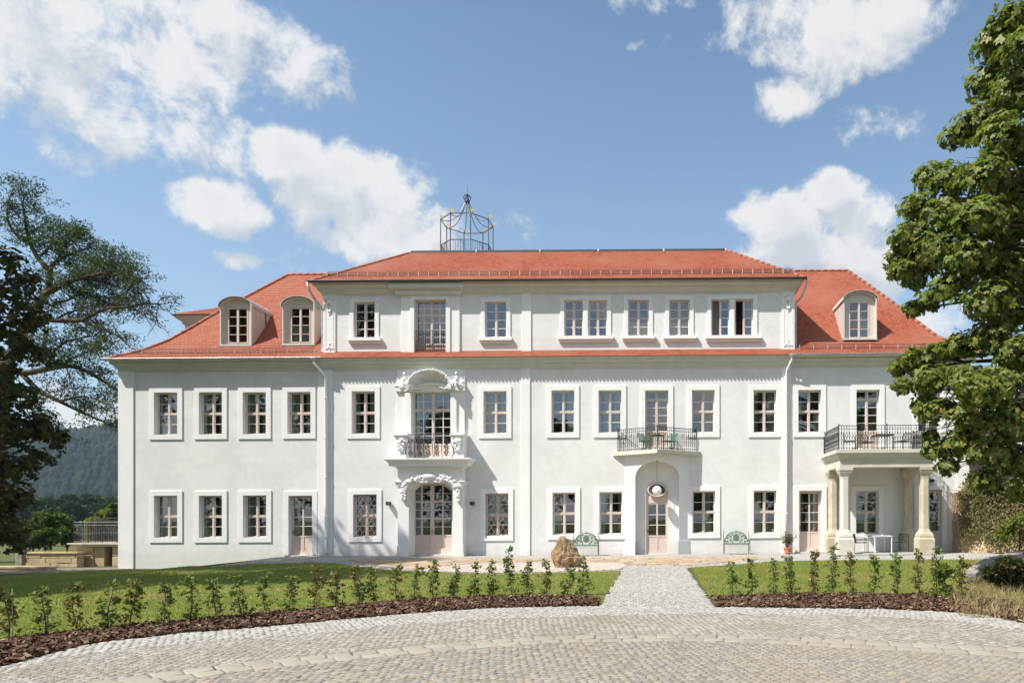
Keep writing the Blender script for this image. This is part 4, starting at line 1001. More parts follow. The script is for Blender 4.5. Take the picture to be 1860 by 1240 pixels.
zfl = zc0+.44
# balcony parapet piers
zpt = WZ(787.5, 787, -.7)
for (a, c, nm) in ((WX(718, -.7), WX(741, -.7), 0), (WX(821, -.7), WX(843, -.7), 1)):
    b = MB(); b.box(a, c, -.80, -.01, zfl, zfl+.16); b.box(a+.04, c-.04, -.76, -.01, zfl+.16, zpt-.16); b.box(a-.06, c+.05, -.84, -.01, zpt-.09, zpt); b.box(a-.02, c+.01, -.79, -.01, zpt-.16, zpt-.09)
    o = H(b, 'parapet_pier', 'trim_plaster', oP, bevel=.012); m_ = (a+c)/2
    it = []
    for k in range(34):
        t = rr_.random(); it.append(((m_+rr_.uniform(-.2, .2)*(1-.45*t), -.78-rr_.random()*.08, zpt-.22-t*.55), (rr_.uniform(.03, .07), .05, rr_.uniform(.03, .08))))
    it += [((m_, -.84, zpt-.35), (.09, .08, .12)), ((m_, -.90, zpt-.37), (.03, .03, .04))]
    lumps(it, 'parapet_mask', oP, vox=.02)
# bulging scroll railing between the piers
b = MB(); ra, rb = WX(737, -.95), WX(819, -.95); zr0, zr1 = zfl+.01, WZ(785.5, 787, -.95)
n = 6
def bul(t): return .06+.20*math.sin(math.pi*min(1, max(0, (1-t)))**1.0)*(.35+.65*(1-t))
def rp(s, t):
    x = ra+(rb-ra)*s; e = 1-(abs(2*s-1))**6; return (x+(.06*math.sin(t*math.pi*2.0))*(1 if s > .5 else -1)*(1 if s in (0, 1) else 0), -.80-bul(t)*e, zr0+(zr1-zr0)*t)
for t_, r_ in ((0, .014), (.98, .018), (.80, .010)): b.tube([rp(s, t_) for s in np.linspace(0, 1, 14)], r_, 6)
for s in np.linspace(0, 1, n): b.tube([rp(s, t) for t in np.linspace(0, 1, 10)], .013, 5)
for i in range(n-1):
    s0, s1 = i/(n-1), (i+1)/(n-1); mid = (s0+s1)/2
    for tc_, sg in ((.18, 1), (.42, -1), (.66, 1)):
        for ph in (0, math.pi):
            pts = []
            for k in range(22):
                a = ph+sg*k*.42; rad = .015+.0105*k*.5
                pts.append(rp(mid+rad*math.cos(a)*.62/(rb-ra)*1.0, tc_+rad*math.sin(a)*1.05/(zr1-zr0)))
            b.tube(pts, .0105, 4, False)
        for k in range(4): a = rr_.random()*6; b.tube([rp(mid+(.09+.03*math.cos(q_))*math.cos(a+q_)/(rb-ra), tc_+.13*math.sin(a+q_)/(zr1-zr0)) for q_ in np.linspace(0, 2.4, 7)], .009, 4, False)
    b.tube([rp(mid+.05*math.cos(a)/(rb-ra), .89+.045*math.sin(a)) for a in np.linspace(0, 6.28, 9)], .006, 4, False)
for s in (.4, .6): b.ball(rp(s, .72), (.035, .035, .07), 8, 6)
H(b, 'portal_railing', 'iron', oP)
# surround of the central french window
x0, x1, z0, z1 = WX(749), WX(820), MFZ0, WZ(710.7, 787); b = MB()
wl, wr = WX(721.5), WX(845)
zcap = WZ(701, 787); b.box(wl, x0, -.10, .01, z0, zcap+.0); b.box(x1, wr, -.10, .01, z0, zcap); b.box(x0-.28, x0, -.17, -.10, z0, z1-.05); b.box(x1, x1+.28, -.17, -.10, z0, z1-.05)
b.box(wl, wr, -.07, .01, zcap, ZC)
b.box(x0, x1, -.12, .01, z1, z1+.05)
H(b, 'window_surround', 'trim_plaster', oM, bevel=.01)
for a, c in ((wl, x0), (x1, wr)):
    e0, e1 = (.03, .02) if a == wl else (.02, .03); b = MB(); b.box(a-e0, c+e1, -.20, -.09, z1-.02, zcap-.05); b.box(a-e0-.02, c+e1+.02, -.23, -.05, zcap-.05, zcap+.02); H(b, 'impost', 'trim_plaster', oM, bevel=.01)
# shell hood
b = MB(); sx_c = WX(783.5, -.2); szc = WZ(698, 787, -.2); RXs, RZs, RYs = .92, .66, .42; nu, nv = 56, 8; vs = []
for j in range(nv+1):
    ph = j/nv
    for i in range(nu+1):
        a = math.pi*(-.10+1.20*i/nu); fl = 1-.12*(1-abs(math.sin(a*6.0)))*ph
        r = math.sin(ph*math.pi/2); yy = -.09-RYs*(1-math.cos(ph*math.pi/2))
        vs.append((sx_c+RXs*r*math.cos(a)*fl, yy, szc-.08+RZs*r*math.sin(a)*fl*(1 if math.sin(a) > 0 else .9)))
b.add(vs, [(j*(nu+1)+i, j*(nu+1)+i+1, (j+1)*(nu+1)+i+1, (j+1)*(nu+1)+i) for j in range(nv) for i in range(nu)])
oS = H(b, 'shell_hood', 'sculpted_plaster', oM, smooth=True); so = oS.modifiers.new('thick', 'SOLIDIFY'); so.thickness = .05; so.offset = 1
b = MB(); b.tube([(sx_c+RXs*1.02*math.cos(a), -.09-RYs, szc-.08+RZs*1.02*math.sin(a)) for a in np.linspace(-.3, math.pi+.3, 30)], .035, 7)
for k in range(11):
    a = math.pi*(-.02+1.04*k/10); b.tube([(sx_c+RXs*math.sin(p_*math.pi/2)*math.cos(a)*.97, -.10-RYs*(1-math.cos(p_*math.pi/2)), szc-.10+RZs*math.sin(p_*math.pi/2)*math.sin(a)*.97) for p_ in np.linspace(.25, 1, 8)], taper_(.012, .035, 8), 6)
H(b, 'shell_rim', 'sculpted_plaster', oM, smooth=True)
b = MB()    # low curved lintel below the shell
al = [(sx_c-.98+1.96*k/20, szc-.20+.22*math.sin(math.pi*k/20)) for k in range(21)]
b.add([(x, -.10, z1+.03) for x, z in al]+[(x, -.10, z) for x, z in al]+[(x, -.26, z) for x, z in al]+[(x, -.26, z+.06) for x, z in al], [(i, i+1, i+22, i+21) for i in range(20)]+[(i+21, i+22, i+43, i+42) for i in range(20)]+[(i+42, i+43, i+64, i+63) for i in range(20)]); H(b, 'curved_lintel', 'trim_plaster', oM)
it = []
for k in range(26):
    a = -.25+(math.pi+.5)*k/25; it.append(((sx_c+RXs*1.06*math.cos(a), -.09-RYs-.01, szc-.08+RZs*1.08*math.sin(a)), (rr_.uniform(.03, .065), .04, rr_.uniform(.03, .06))))
for s in (-1, 1):
    for k in range(12): it.append(((sx_c+s*(.45+.05*k+rr_.uniform(-.03, .03)), -.30, szc-.17-.05*math.sin(k*.5)+.02*rr_.random()), (.05, .05, .035)))
lumps(it, 'shell_scrolls', oM, vox=.018)
# two putti, seated at the ends of the shell
for s, name_ in ((-1, 'putto'), (1, 'putto')):
    cx_ = WX(735 if s < 0 else 829, -.25); zz = WZ(702, 787, -.2); y = -.24
    def body(b, cx_=cx_, zz=zz, y=y, s=s):
        b.tube([(cx_+.04*s, y, zz+.16), (cx_+.03*s, y-.03, zz+.28), (cx_+.02*s, y-.02, zz+.42)], [.09, .085, .07], 8)         # torso
        b.tube([(cx_+.02*s, y-.02, zz+.42), (cx_, y-.03, zz+.50)], [.05, .04], 8); b.ball((cx_, y-.04, zz+.57), (.068, .07, .08), 12, 8)
        b.tube([(cx_-.01, y-.02, zz+.40), (cx_-.13*s, y-.04, zz+.42), (cx_-.25*s, y-.05, zz+.44)], [.036, .03, .02], 6)       # arm reaching to the shell
        b.tube([(cx_+.05*s, y-.04, zz+.40), (cx_+.03*s, y-.12, zz+.30), (cx_-.07*s, y-.13, zz+.29)], [.036, .03, .022], 6)
        for d in (-1, 1): b.tube([(cx_+.04*s+.04*d, y-.03, zz+.15), (cx_-.05*s+.05*d, y-.13, zz+.13), (cx_-.03*s+.05*d, y-.12, zz-.05), (cx_-.07*s+.05*d, y-.15, zz-.09)], [.055, .045, .03, .02], 7)
        for k in range(6): b.ball((cx_+s*(.02+.035*k), y+.02, zz+.12-.035*k), (.06, .05, .05), 8, 6)          # drapery
    lumps([], name_, oM, vox=.014, extra=body)

# ---- arched porch with the pointed balcony
PXC = WX(1193.5); HW, AP, RO = 1.46, .95, .985; zsprn = WZ(866, 1193, -.5); RISE = WZ(835, 1193, -.9)-zsprn; zpt_ = WZ(828, 1193, 0)
def wy(x): return -AP*(1-abs(x)/HW)
xs_ = sorted({-HW, HW, 0.0, *[RO*math.cos(math.pi*k/24) for k in range(25)], -1.2, 1.2})
def lowz(x): return -.1 if abs(x) >= RO-1e-6 else zsprn+RISE*math.sqrt(max(0, 1-(x/RO)**2))
b = MB()
for i in range(len(xs_)-1):
    a, c = xs_[i], xs_[i+1]; m_ = (a+c)/2
    if abs(m_) > RO: za = zc_ = -.1
    else: za, zc_ = (lowz(a) if abs(a) < RO-1e-6 else zsprn), (lowz(c) if abs(c) < RO-1e-6 else zsprn)
    b.add([(PXC+a, wy(a), za), (PXC+c, wy(c), zc_), (PXC+c, wy(c), zpt_), (PXC+a, wy(a), zpt_)], [(0, 1, 2, 3)])
    if abs(m_) < RO: b.add([(PXC+a, wy(a), za), (PXC+a, -.003, za), (PXC+c, -.003, zc_), (PXC+c, wy(c), zc_)], [(0, 1, 2, 3)])
for s in (-1, 1): x = PXC+s*RO; b.add([(x, wy(RO), -.1), (x, -.003, -.1), (x, -.003, zsprn), (x, wy(RO), zsprn)], [(0, 1, 2, 3) if s < 0 else (3, 2, 1, 0)])
oA = H(b, 'arched_porch', 'trim_plaster')
for pol in oA.data.polygons: pol.use_smooth = False
zpl = WZ(982, 1193, -.3)
for s in (-1, 1):
    b = MB(); e = .025; x_o, x_i = HW+.04, RO; pts = [(PXC+s*x_o, -.004), (PXC+s*x_i, -.004), (PXC+s*x_i, wy(x_i)-e), (PXC+s*x_o, -.02)]
    b.slab(pts if s < 0 else pts[::-1], -.1, zpl)
    H(b, 'porch_plinth', 'trim_plaster', oA)
SW = (WX(1272.5)-WX(1113.5))/2; SC = (WX(1272.5)+WX(1113.5))/2; SA = 1.32; zs1 = WZ(820.5, 1193); zs0 = zs1-.17
b = MB(); b.slab([(SC-SW, -.003), (SC-SW, -.06), (PXC, -SA), (SC+SW, -.06), (SC+SW, -.003)], zs0, zs1); b.slab([(SC-SW+.12, -.004), (SC-SW+.12, -.04), (PXC, -SA+.12), (SC+SW-.12, -.04), (SC+SW-.12, -.004)], zpt_-.0, zs0-.0); H(b, 'balcony_slab', 'sandstone_front', oA, bevel=.01)
def railing(path, z0, h, parent, m='iron', sp=.105, name='balcony_railing'):
    b = MB()
    for (xa, ya), (xb, yb_) in zip(path[:-1], path[1:]):
        L = math.hypot(xb-xa, yb_-ya); n = max(2, int(round(L/sp))); ux, uy = (xb-xa)/L, (yb_-ya)/L
        def pt(d, z): return (xa+ux*d, ya+uy*d, z)
        for z, r in ((z0+.08, .012), (z0+h, .016), (z0+h-.14, .011)): b.tube([pt(0, z), pt(L, z)], r, 5)
        for i in range(n+1):
            d = L*i/n; big = i % 2 == 0
            b.tube([pt(d, z0+.02), pt(d, z0+h-(0.05 if big else .0))], .0085, 4)
            b.ball(pt(d, z0+h-.06), (.018, .018, .032), 6, 4)
            if i % 3 == 1: b.ball(pt(d, z0+h-.30), (.030, .030, .05), 6, 4)
            b.ball(pt(d, z0+.03), (.014, .014, .03), 6, 4)
            if i < n:
                c = L*(i+.5)/n
                for zc in (.30, .48): b.tube([pt(c+.045*math.cos(a), z0+zc+.085*math.sin(a)) for a in np.linspace(0, 2*math.pi, 9)], .006, 4, False)
                for sg in (-1, 1): b.tube([pt(c, z0+.58), pt(c+sg*.05, z0+.68), pt(c+sg*.02, z0+.72)], .006, 4, False)
    for (x, y) in path: b.tube([(x, y, z0-.01), (x, y, z0+h+.03)], .02, 6); b.ball((x, y, z0+h+.05), .03, 8, 6)
    return H(b, name, m, parent)
railing([(WX(1122.5), -.06), (PXC, -SA+.12), (WX(1264.5), -.06)], zs1, 1.0, oA)
# ---- portico
GX0, GX1 = 8.05, 11.42; YF = -2.15; zgr = .06
b = MB(); zt0 = WZ(848, 1600, -2.4); zt1 = WZ(815.5, 1600, -2.55)
ex0, ex1, ey = GX0-.27, GX1+.27, YF-.27
prf = [(0, zt0), (0, zt0+.36), (.03, zt0+.37), (.05, zt0+.42), (.10, zt0+.45), (.16, zt0+.54), (.16, zt0+.58), (.20, zt0+.585), (.20, zt1)]
vs = []
for o_, z in prf: vs += [(ex0-o_, -.003, z), (ex0-o_, ey-o_, z), (ex1+o_, ey-o_, z), (ex1+o_, -.003, z)]
b.add(vs, [(i*4+k, i*4+k+1, (i+1)*4+k+1, (i+1)*4+k) for i in range(len(prf)-1) for k in range(3)]+[(len(vs)-4, len(vs)-3, len(vs)-2, len(vs)-1)])
b.add([(ex0, -.003, zt0), (ex0, ey, zt0), (ex1, ey, zt0), (ex1, -.003, zt0), (ex0+.45, -.003, zt0), (ex0+.45, ey+.45, zt0), (ex1-.45, ey+.45, zt0), (ex1-.45, -.003, zt0), (ex0+.45, -.003, zt0+.2), (ex0+.45, ey+.45, zt0+.2), (ex1-.45, ey+.45, zt0+.2), (ex1-.45, -.003, zt0+.2)],
      [(0, 4, 5, 1), (1, 5, 6, 2), (2, 6, 7, 3), (4, 8, 9, 5), (5, 9, 10, 6), (6, 10, 11, 7), (8, 11, 10, 9)])
oT = H(b, 'portico', 'sandstone_front')
def column(cx, cy, m, half=.19):
    b = MB(); zp = .76
    def sq(z, h_): return [(cx-h_, cy-h_, z), (cx+h_, cy-h_, z), (cx+h_, cy+h_, z), (cx-h_, cy+h_, z)]
    def oc(z, h_, c): return [(cx-h_+c, cy-h_, z), (cx+h_-c, cy-h_, z), (cx+h_, cy-h_+c, z), (cx+h_, cy+h_-c, z), (cx+h_-c, cy+h_, z), (cx-h_+c, cy+h_, z), (cx-h_, cy+h_-c, z), (cx-h_, cy-h_+c, z)]
    b.box(cx-.32, cx+.32, cy-.32, cy+.32, -.1, zp-.08)
    lv = [(zp-.08, .32, .001), (zp-.03, .30, .001), (zp, .28, .001), (zp+.06, .29, .002), (zp+.16, .27, .02), (zp+.22, .235, .07), (zp+.36, half, .085), (zt0-.50, half*.95, .08), (zt0-.38, half, .075), (zt0-.26, .24, .05), (zt0-.20, .26, .002), (zt0-.12, .27, .002)]
    vs = []
    for z, h_, c in lv: vs += oc(z, h_, c)
    b.add(vs, [(i*8+k, i*8+(k+1) % 8, (i+1)*8+(k+1) % 8, (i+1)*8+k) for i in range(len(lv)-1) for k in range(8)])
    b.box(cx-.29, cx+.29, cy-.29, cy+.29, zt0-.12, zt0)
    return H(b, 'column', m, oT, bevel=.008)
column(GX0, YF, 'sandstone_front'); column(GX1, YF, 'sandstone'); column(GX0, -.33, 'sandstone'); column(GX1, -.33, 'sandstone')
railing([(ex0-.06, -.02), (ex0-.06, ey-.06), ((ex0+ex1)/2-.0, ey-.06), (ex1+.06, ey-.06), (ex1+.06, -.02)], zt1, 1.0, oT, sp=.115)
b = MB(); b.box(GX0-.6, GX1+.6, YF-.55, -.003, -.1, .085); H(b, 'portico_floor', 'white_cobble', oT, bevel=.01)
# wall lamps
for px in (706, 858):
    x, z = WX(px, -.12), WZ(914, px, -.1); b = MB(); b.box(x-.085, x+.085, -.26, -.05, z-.085, z+.085); b.box(x-.06, x+.06, -.05, -.0, z-.06, z+.06); H(b, 'wall_lamp', 'rusty_iron', bevel=.006)
x, z = WX(1691, -.1), WZ(873, 1691, -.1); b = MB(); b.box(x-.12, x+.12, -.22, 0, z-.06, z+.07); H(b, 'wall_lamp', 'iron', bevel=.006)

# ---- dormers
def dormer(px0, px1, pyb, pys, pyt, wo, cu, Yf=.85):
    xm = (px0+px1)/2; X0, X1 = WX(px0, Yf), WX(px1, Yf); zb_, zs_, zt_ = WZ(pyb, xm, Yf), WZ(pys, xm, Yf), WZ(pyt, xm, Yf); cx = (X0+X1)/2; hw = (X1-X0)/2
    arc = [(cx+hw*math.cos(a), zs_+(zt_-zs_)*math.sin(a)) for a in np.linspace(0, math.pi, 17)]
    x0, x1, z0, z1 = rect(*wo, Y=Yf+.18); yf = Yf+.18
    b = MB()         # front: thin hood edge ring + recessed panel round the window
    outer = [(X1, zb_)]+arc+[(X0, zb_)]; inner = [(cx+(x-cx)*(hw-.05)/hw, zs_+(z-zs_)*.90 if z > zs_ else max(z, zb_+.05)) for x, z in outer]
    n = len(outer); vs = [(x, Yf, z) for x, z in outer]+[(x, Yf, z) for x, z in inner]+[(x, yf, z) for x, z in inner]
    b.add(vs, [(i, i+1, n+i+1, n+i) for i in range(n-1)]+[(n+i, n+i+1, 2*n+i+1, 2*n+i) for i in range(n-1)]+[(0, n, 2*n-1, n-1), (n, 2*n, 3*n-1, 2*n-1)])
    # panel with window hole, as strips
    ix0, ix1 = inner[-1][0], inner[0][0]; zbi = zb_+.05
    b.add([(ix0, yf, zbi), (x0, yf, zbi), (x0, yf, zs_), (ix0, yf, zs_)], [(0, 1, 2, 3)]); b.add([(x1, yf, zbi), (ix1, yf, zbi), (ix1, yf, zs_), (x1, yf, zs_)], [(0, 1, 2, 3)])
    b.add([(x0, yf, zbi), (x1, yf, zbi), (x1, yf, z0), (x0, yf, z0)], [(0, 1, 2, 3)])
    top = [(x, yf, z) for x, z in inner[1:-1]]; b.add([(x1, yf, zs_-.0), ] + top[1:-1]+[(x0, yf, zs_-.0), (x0, yf, z1), (x1, yf, z1)], [tuple(range(len(top[1:-1])+4))[::-1]]) if z1 < zs_ else b.add(top, [tuple(range(len(top)))[::-1]])
    if z1 < zs_:
        b.add([(ix0, yf, zs_), (x0, yf, zs_), top[-2]], [(0, 1, 2)]); b.add([(x1, yf, zs_), (ix1, yf, zs_), top[1]], [(0, 1, 2)])
    o = H(b, 'dormer', 'dormer_panel')
    YB = 3.2
    for X, s in ((X0, -1), (X1, 1)):
        c = MB(); c.add([(X, Yf+.002, zb_), (X, YB, zb_), (X, YB, zs_), (X, Yf+.002, zs_)], [(0, 1, 2, 3) if X == X1 else (3, 2, 1, 0)])
        for k in range(1, 6): c.box(X+s*.001, X+s*.018, Yf+.36*k-.008, Yf+.36*k+.008, zb_, zs_-.01)
        H(c, 'dormer_cheek', 'dormer_cheek', o)
    r = MB(); aro = [(cx+(hw+.06)*math.cos(a), zs_-.01+(zt_-zs_+.06)*math.sin(a)) for a in np.linspace(-.02, math.pi+.02, 19)]; ari = [(cx+(x-cx)*.96, zs_+(z-zs_)*.94) for x, z in aro]
    n = len(aro); vs = []
    for yy in (Yf-.08, YB+.3): vs += [(x, yy, z) for x, z in aro]+[(x, yy, z) for x, z in ari]
    r.add(vs, [(i, i+1, i+1+2*n, i+2*n) for i in range(n-1)]+[(i+n, i+n+2*n, i+1+3*n, i+1+n) for i in range(n-1)]+[(i, i+n, i+n+1, i+1) for i in range(n-1)]+[(0, 2*n, 3*n, n), (n-1, 2*n-1, 4*n-1, 3*n-1)])
    for k in range(1, 6):
        yy = Yf+.42*k; r.tube([(x, yy, z+.004) for x, z in aro], .012, 4)
    H(r, 'dormer_roof', 'zinc', o, smooth=False)
    r = MB(); r.box(X0-.04, X1+.04, Yf-.05, Yf+.0, zb_-.05, zb_-.003); H(r, 'dormer_sill', 'zinc', o)
    # window
    f = MB(); fw = .045; frame_rect(f, x0, x1, z0, z1, fw, yf-.02, yf+.05); f.box((x0+x1)/2-.045, (x0+x1)/2+.045, yf-.03, yf+.04, z0+fw, z1-fw)
    for k in range(1, 4): zz = z0+(z1-z0)*k/4; f.box(x0+fw, x1-fw, yf-.01, yf+.02, zz-.012, zz+.012)
    H(f, 'window_frame', 'window_wood', o)
    p = MB(); p.add([(x0, yf+.02, z0), (x1, yf+.02, z0), (x1, yf+.02, z1), (x0, yf+.02, z1)], [(0, 1, 2, 3)]); H(p, 'pane', 'glass', o)
    q = MB(); q.box(x0-.3, x1+.3, yf+.9, yf+1.0, zb_+.02, zs_-.02); H(q, 'dormer_room', 'room', o)
    if cu:
        k = MB(); n_ = 20; zz = z0+(z1-z0)*cu[2]; xa = x0+(x1-x0)*cu[0]; xb = x0+(x1-x0)*cu[1]; pts = [(xa+(xb-xa)*i/n_, yf+.12+.02*math.sin(i*1.9)) for i in range(n_+1)]
        k.add([(x, y, z0) for x, y in pts]+[(x, y, zz) for x, y in pts], [(i, i+1, i+n_+2, i+n_+1) for i in range(n_)]); H(k, 'curtain', gW, o, smooth=True)
    return o
dormer(399, 456.7, 626.9, 556, 540, (414.4,450.6,559.7,623.5), None)
dormer(512.5, 571, 625.8, 555, 539.5, (528.6,564,559,622.5), (.02, .98, .5))
dormer(1532.3, 1593, 615.8, 545, 529, (1542,1578,549,614), (.6, 1, .6))

# ---- rear wing
WY = 9.6; wx0 = (336-PX0)*(CD+WY)/FP; wzE = CH+(PY0-571)*(CD+WY)/FP
b = MB(); b.box(wx0, AXL+2, WY, WY+9, -1, wzE); H(b, 'rear_wing_wall', 'wall_plaster')
pf3 = [(0, wzE-.5), (.08, wzE-.45), (.12, wzE-.3), (.3, wzE-.18), (.42, wzE-.05), (.42, wzE)]
H(ringprof(wx0, AXL+2, WY, WY+9, pf3), 'rear_wing_cornice', 'cornice_plaster')
roof('rear_wing_roof', wx0-.5, AXL+2.5, WY-.5, WY+9.5, wzE+.02, lambda t: float(np.interp(t, [0, 1.4, 4.5], [0, .75, 3.4])), 3.2, 1.15, 1.0)
# ---- belvedere on the roof
gx, gy = -10.63, 7.85; RG_ = 1.45; zr, zrail, zn = 18.42-KS*(gx-XC), 16.98-KS*(gx-XC), 19.62-KS*(gx-XC)
b = MB(); V8 = [(gx+RG_*math.cos(R(22.5+45*k)), gy+RG_*math.sin(R(22.5+45*k))) for k in range(8)]
for k in range(8):
    x, y = V8[k]; x2, y2 = V8[(k+1) % 8]
    b.tube([(x, y, TZ+.05), (x, y, zr)], .028, 6); b.tube([(x, y, zr), (x2, y2, zr)], .026, 6); b.tube([(x, y, zrail), (x2, y2, zrail)], .024, 6); b.tube([(x, y, zrail-.95), (x2, y2, zrail-.95)], .018, 5)
    for j in range(1, 8):
        f = j/8; b.tube([(x+(x2-x)*f, y+(y2-y)*f, zrail), (x+(x2-x)*f, y+(y2-y)*f, zrail-.95)], .0105, 4)
    b.tube([(x, y, zrail-.95), ((x+x2)/2, (y+y2)/2, zrail), (x2, y2, zrail-.95)], .009, 4)
    pts = []
    for t in np.linspace(0, 1, 12):
        rad = RG_*(1-t)+.10*t; hz = zr+(zn-zr)*(t**2.6) - .10*math.sin(math.pi*t)
        pts.append((gx+(x-gx)*rad/RG_, gy+(y-gy)*rad/RG_, hz))
    b.tube(pts, .02, 5)
    b.tube([(x, y, zr), (x, y, zr+.22)], .012, 4)
oG = H(b, 'belvedere', 'gazebo_iron')
b = MB(); b.lathe((gx, gy, zn-.05), [(.10, 0), (.14, .03), (.14, .12), (.11, .15)], 12)
for k in range(8):
    a = R(45*k); b.tube([(gx+math.cos(a)*r, gy+math.sin(a)*r, zn+.1+h) for r, h in ((.12, 0), (.20, .10), (.21, .20), (.14, .29), (.03, .31))], .016, 5)
b.tube([(gx, gy, zn+.05), (gx, gy, zn+.98)], [.022, .008], 6); b.ball((gx, gy, zn+.44), .035); H(b, 'crown_finial', 'iron', oG, smooth=True)
for x, y in V8: b = MB(); b.prism([(x, zr+.09), (x+.24, zr+.15), (x+.17, zr+.17), (x+.25, zr+.21), (x, zr+.23)], y-.006, y+.006); H(b, 'pennant', 'gold_leaf', oG)

# ================================================================== loose things at the house
def sh(x): return KS*(x-XC)
# pendant globe
px_, py_, pz_ = (1193.5-PX0)*(CD-.53)/FP, -.53, CH+(PY0-890.5)*(CD-.53)/FP
lamp = empty('pendant_lamp', (px_, py_, pz_), 'white opal glass globe hanging on a cable inside the arched porch', 'pendant lamp')
b = MB(); b.ball((px_, py_, pz_), .21, 28, 18); b.build('globe', 'opal_glass', lamp, smooth=True)
ztopc = zsprn+RISE*math.sqrt(max(0, 1-((px_-PXC)/RO)**2))+sh(px_)
b = MB(); b.tube([(px_, py_, pz_+.2), (px_, py_, ztopc+.02)], .009, 6); b.lathe((px_, py_, pz_+.19), [(.035, 0), (.035, .05), (.01, .06)], 10); b.lathe((px_, py_, ztopc-.04), [(.02, 0), (.045, .02), (.045, .045)], 10); b.build('cable', 'cable', lamp)

# benches
def make_bench():
    root = empty('garden_bench', (0, 0, 0)); W2 = .56
    seat = MB()
    for k in range(7): y = -.40+.06*k; seat.box(-W2+.02, W2-.02, y, y+.035, .43, .452)
    for x in np.linspace(-W2+.05, W2-.05, 12): seat.tube([(x, -.40, .428), (x, 0, .428)], .008, 4)
    seat.build('seat', 'green_iron', root, local=True)
    bk = MB(); yb_ = .0
    def arch(x, w_=W2, h0=.62, h1=.98): t = abs(x)/w_; return h0+(h1-h0)*math.sqrt(max(0, 1-min(1, t*1.18)**2.4)) if t < .84 else h0
    out = [(x, yb_+.03, arch(x)) for x in np.linspace(-W2, W2, 33)]; bk.tube(out, .026, 6); bk.tube([(x, y, z-.07 if abs(x) < .44 else z-.03) for x, y, z in out], .011, 5)
    bk.tube([(-W2, yb_, .47), (W2, yb_, .47)], .015, 5)
    bk.tube([(.13*math.cos(a), yb_+.02, .72+.15*math.sin(a)) for a in np.linspace(0, 6.29, 22)], .022, 5); bk.ball((0, yb_+.02, .72), (.10, .015, .12), 14, 8)
    for k in range(8): a = k*math.pi/4; bk.ball((.115*math.cos(a), yb_+.015, .72+.135*math.sin(a)), .026, 6, 4)
    bk.ball((0, yb_+.03, 1.0), (.05, .015, .035)); bk.tube([(-.07, yb_+.03, .985), (0, yb_+.03, 1.04), (.07, yb_+.03, .985)], .012, 5)
    for s in (-1, 1):
        for cx, cz, r0, tw in ((.24, .60, .07, 1), (.25, .78, .065, -1), (.39, .56, .06, -1), (.39, .70, .055, 1), (.49, .55, .035, 1), (.16, .88, .04, 1), (.16, .53, .035, -1), (.33, .86, .035, 1)):
            if cz+r0 > arch(cx)-.02: cz = arch(cx)-.05-r0
            bk.tube([(s*(cx+r0*(1-k/20)*math.cos(tw*k*.55)), yb_+.012, cz+r0*(1-k/20)*math.sin(tw*k*.55)) for k in range(17)], .0135, 4, False)
            bk.ball((s*cx, yb_+.012, cz), .026, 6, 4)
        bk.tube([(s*.13, yb_+.01, .62), (s*.30, yb_+.01, .50)], .009, 4); bk.tube([(s*.12, yb_+.01, .80), (s*.30, yb_+.01, .90)], .009, 4); bk.tube([(s*.20, yb_+.01, .70), (s*.50, yb_+.01, .64)], .008, 4)
        bk.tube([(s*.08, yb_+.01, .58), (s*.2, yb_+.01, .66)], .008, 4)
    bk.build('backrest', 'green_iron', root, local=True)
    ap = MB()
    for s in range(7):
        x = -.42+.14*s; ap.tube([(x+.05*math.cos(a), -.41, .38+.045*math.sin(a)) for a in np.linspace(0, 6.29, 10)], .006, 4, False)
    ap.build('seat_apron', 'green_iron', root, local=True)
    for s in (-1, 1):
        f = MB(); x = s*W2
        f.tube([(x, .03, .98), (x, .02, .70), (x, .0, .45), (x, .02, .25), (x, .07, 0)], [.012, .018, .020, .018, .016], 6); f.ball((x, .03, 1.0), (.02, .02, .035))
        f.tube([(x, -.40, .44), (x, -.42, .30), (x, -.38, .15), (x, -.45, 0)], .018, 6); f.tube([(x, .02, .66), (x, -.15, .68), (x, -.36, .67), (x, -.43, .62), (x, -.40, .55), (x, -.37, .60)], .017, 6); f.tube([(x, -.38, .60), (x, -.36, .45)], .014, 5)
        f.tube([(x, -.41, .25), (x, -.2, .30), (x, .02, .25)], .011, 5); f.tube([(x, -.2+.09*math.cos(a), .55+.07*math.sin(a)) for a in np.linspace(0, 6.29, 12)], .009, 4); f.tube([(x, .0, .45), (x, -.4, .45)], .015, 5)
        f.build('side_frame', 'green_iron', root, local=True)
    return root
bench = make_bench(); X1_ = WX(1064.5, -.6); bench.location = (X1_, -.55, g(X1_, -.5)+.005); tagd(bench, 'green ornate cast iron bench behind the brown boulder', 'bench', 'cast iron benches against the house wall')
b2 = copy_tree(bench); X2_ = WX(1337.5, -.6); b2.location = (X2_, -.55, g(X2_, -.5)+.005); tagd(b2, 'green ornate cast iron bench between the arched porch and the potted plant', 'bench', 'cast iron benches against the house wall')
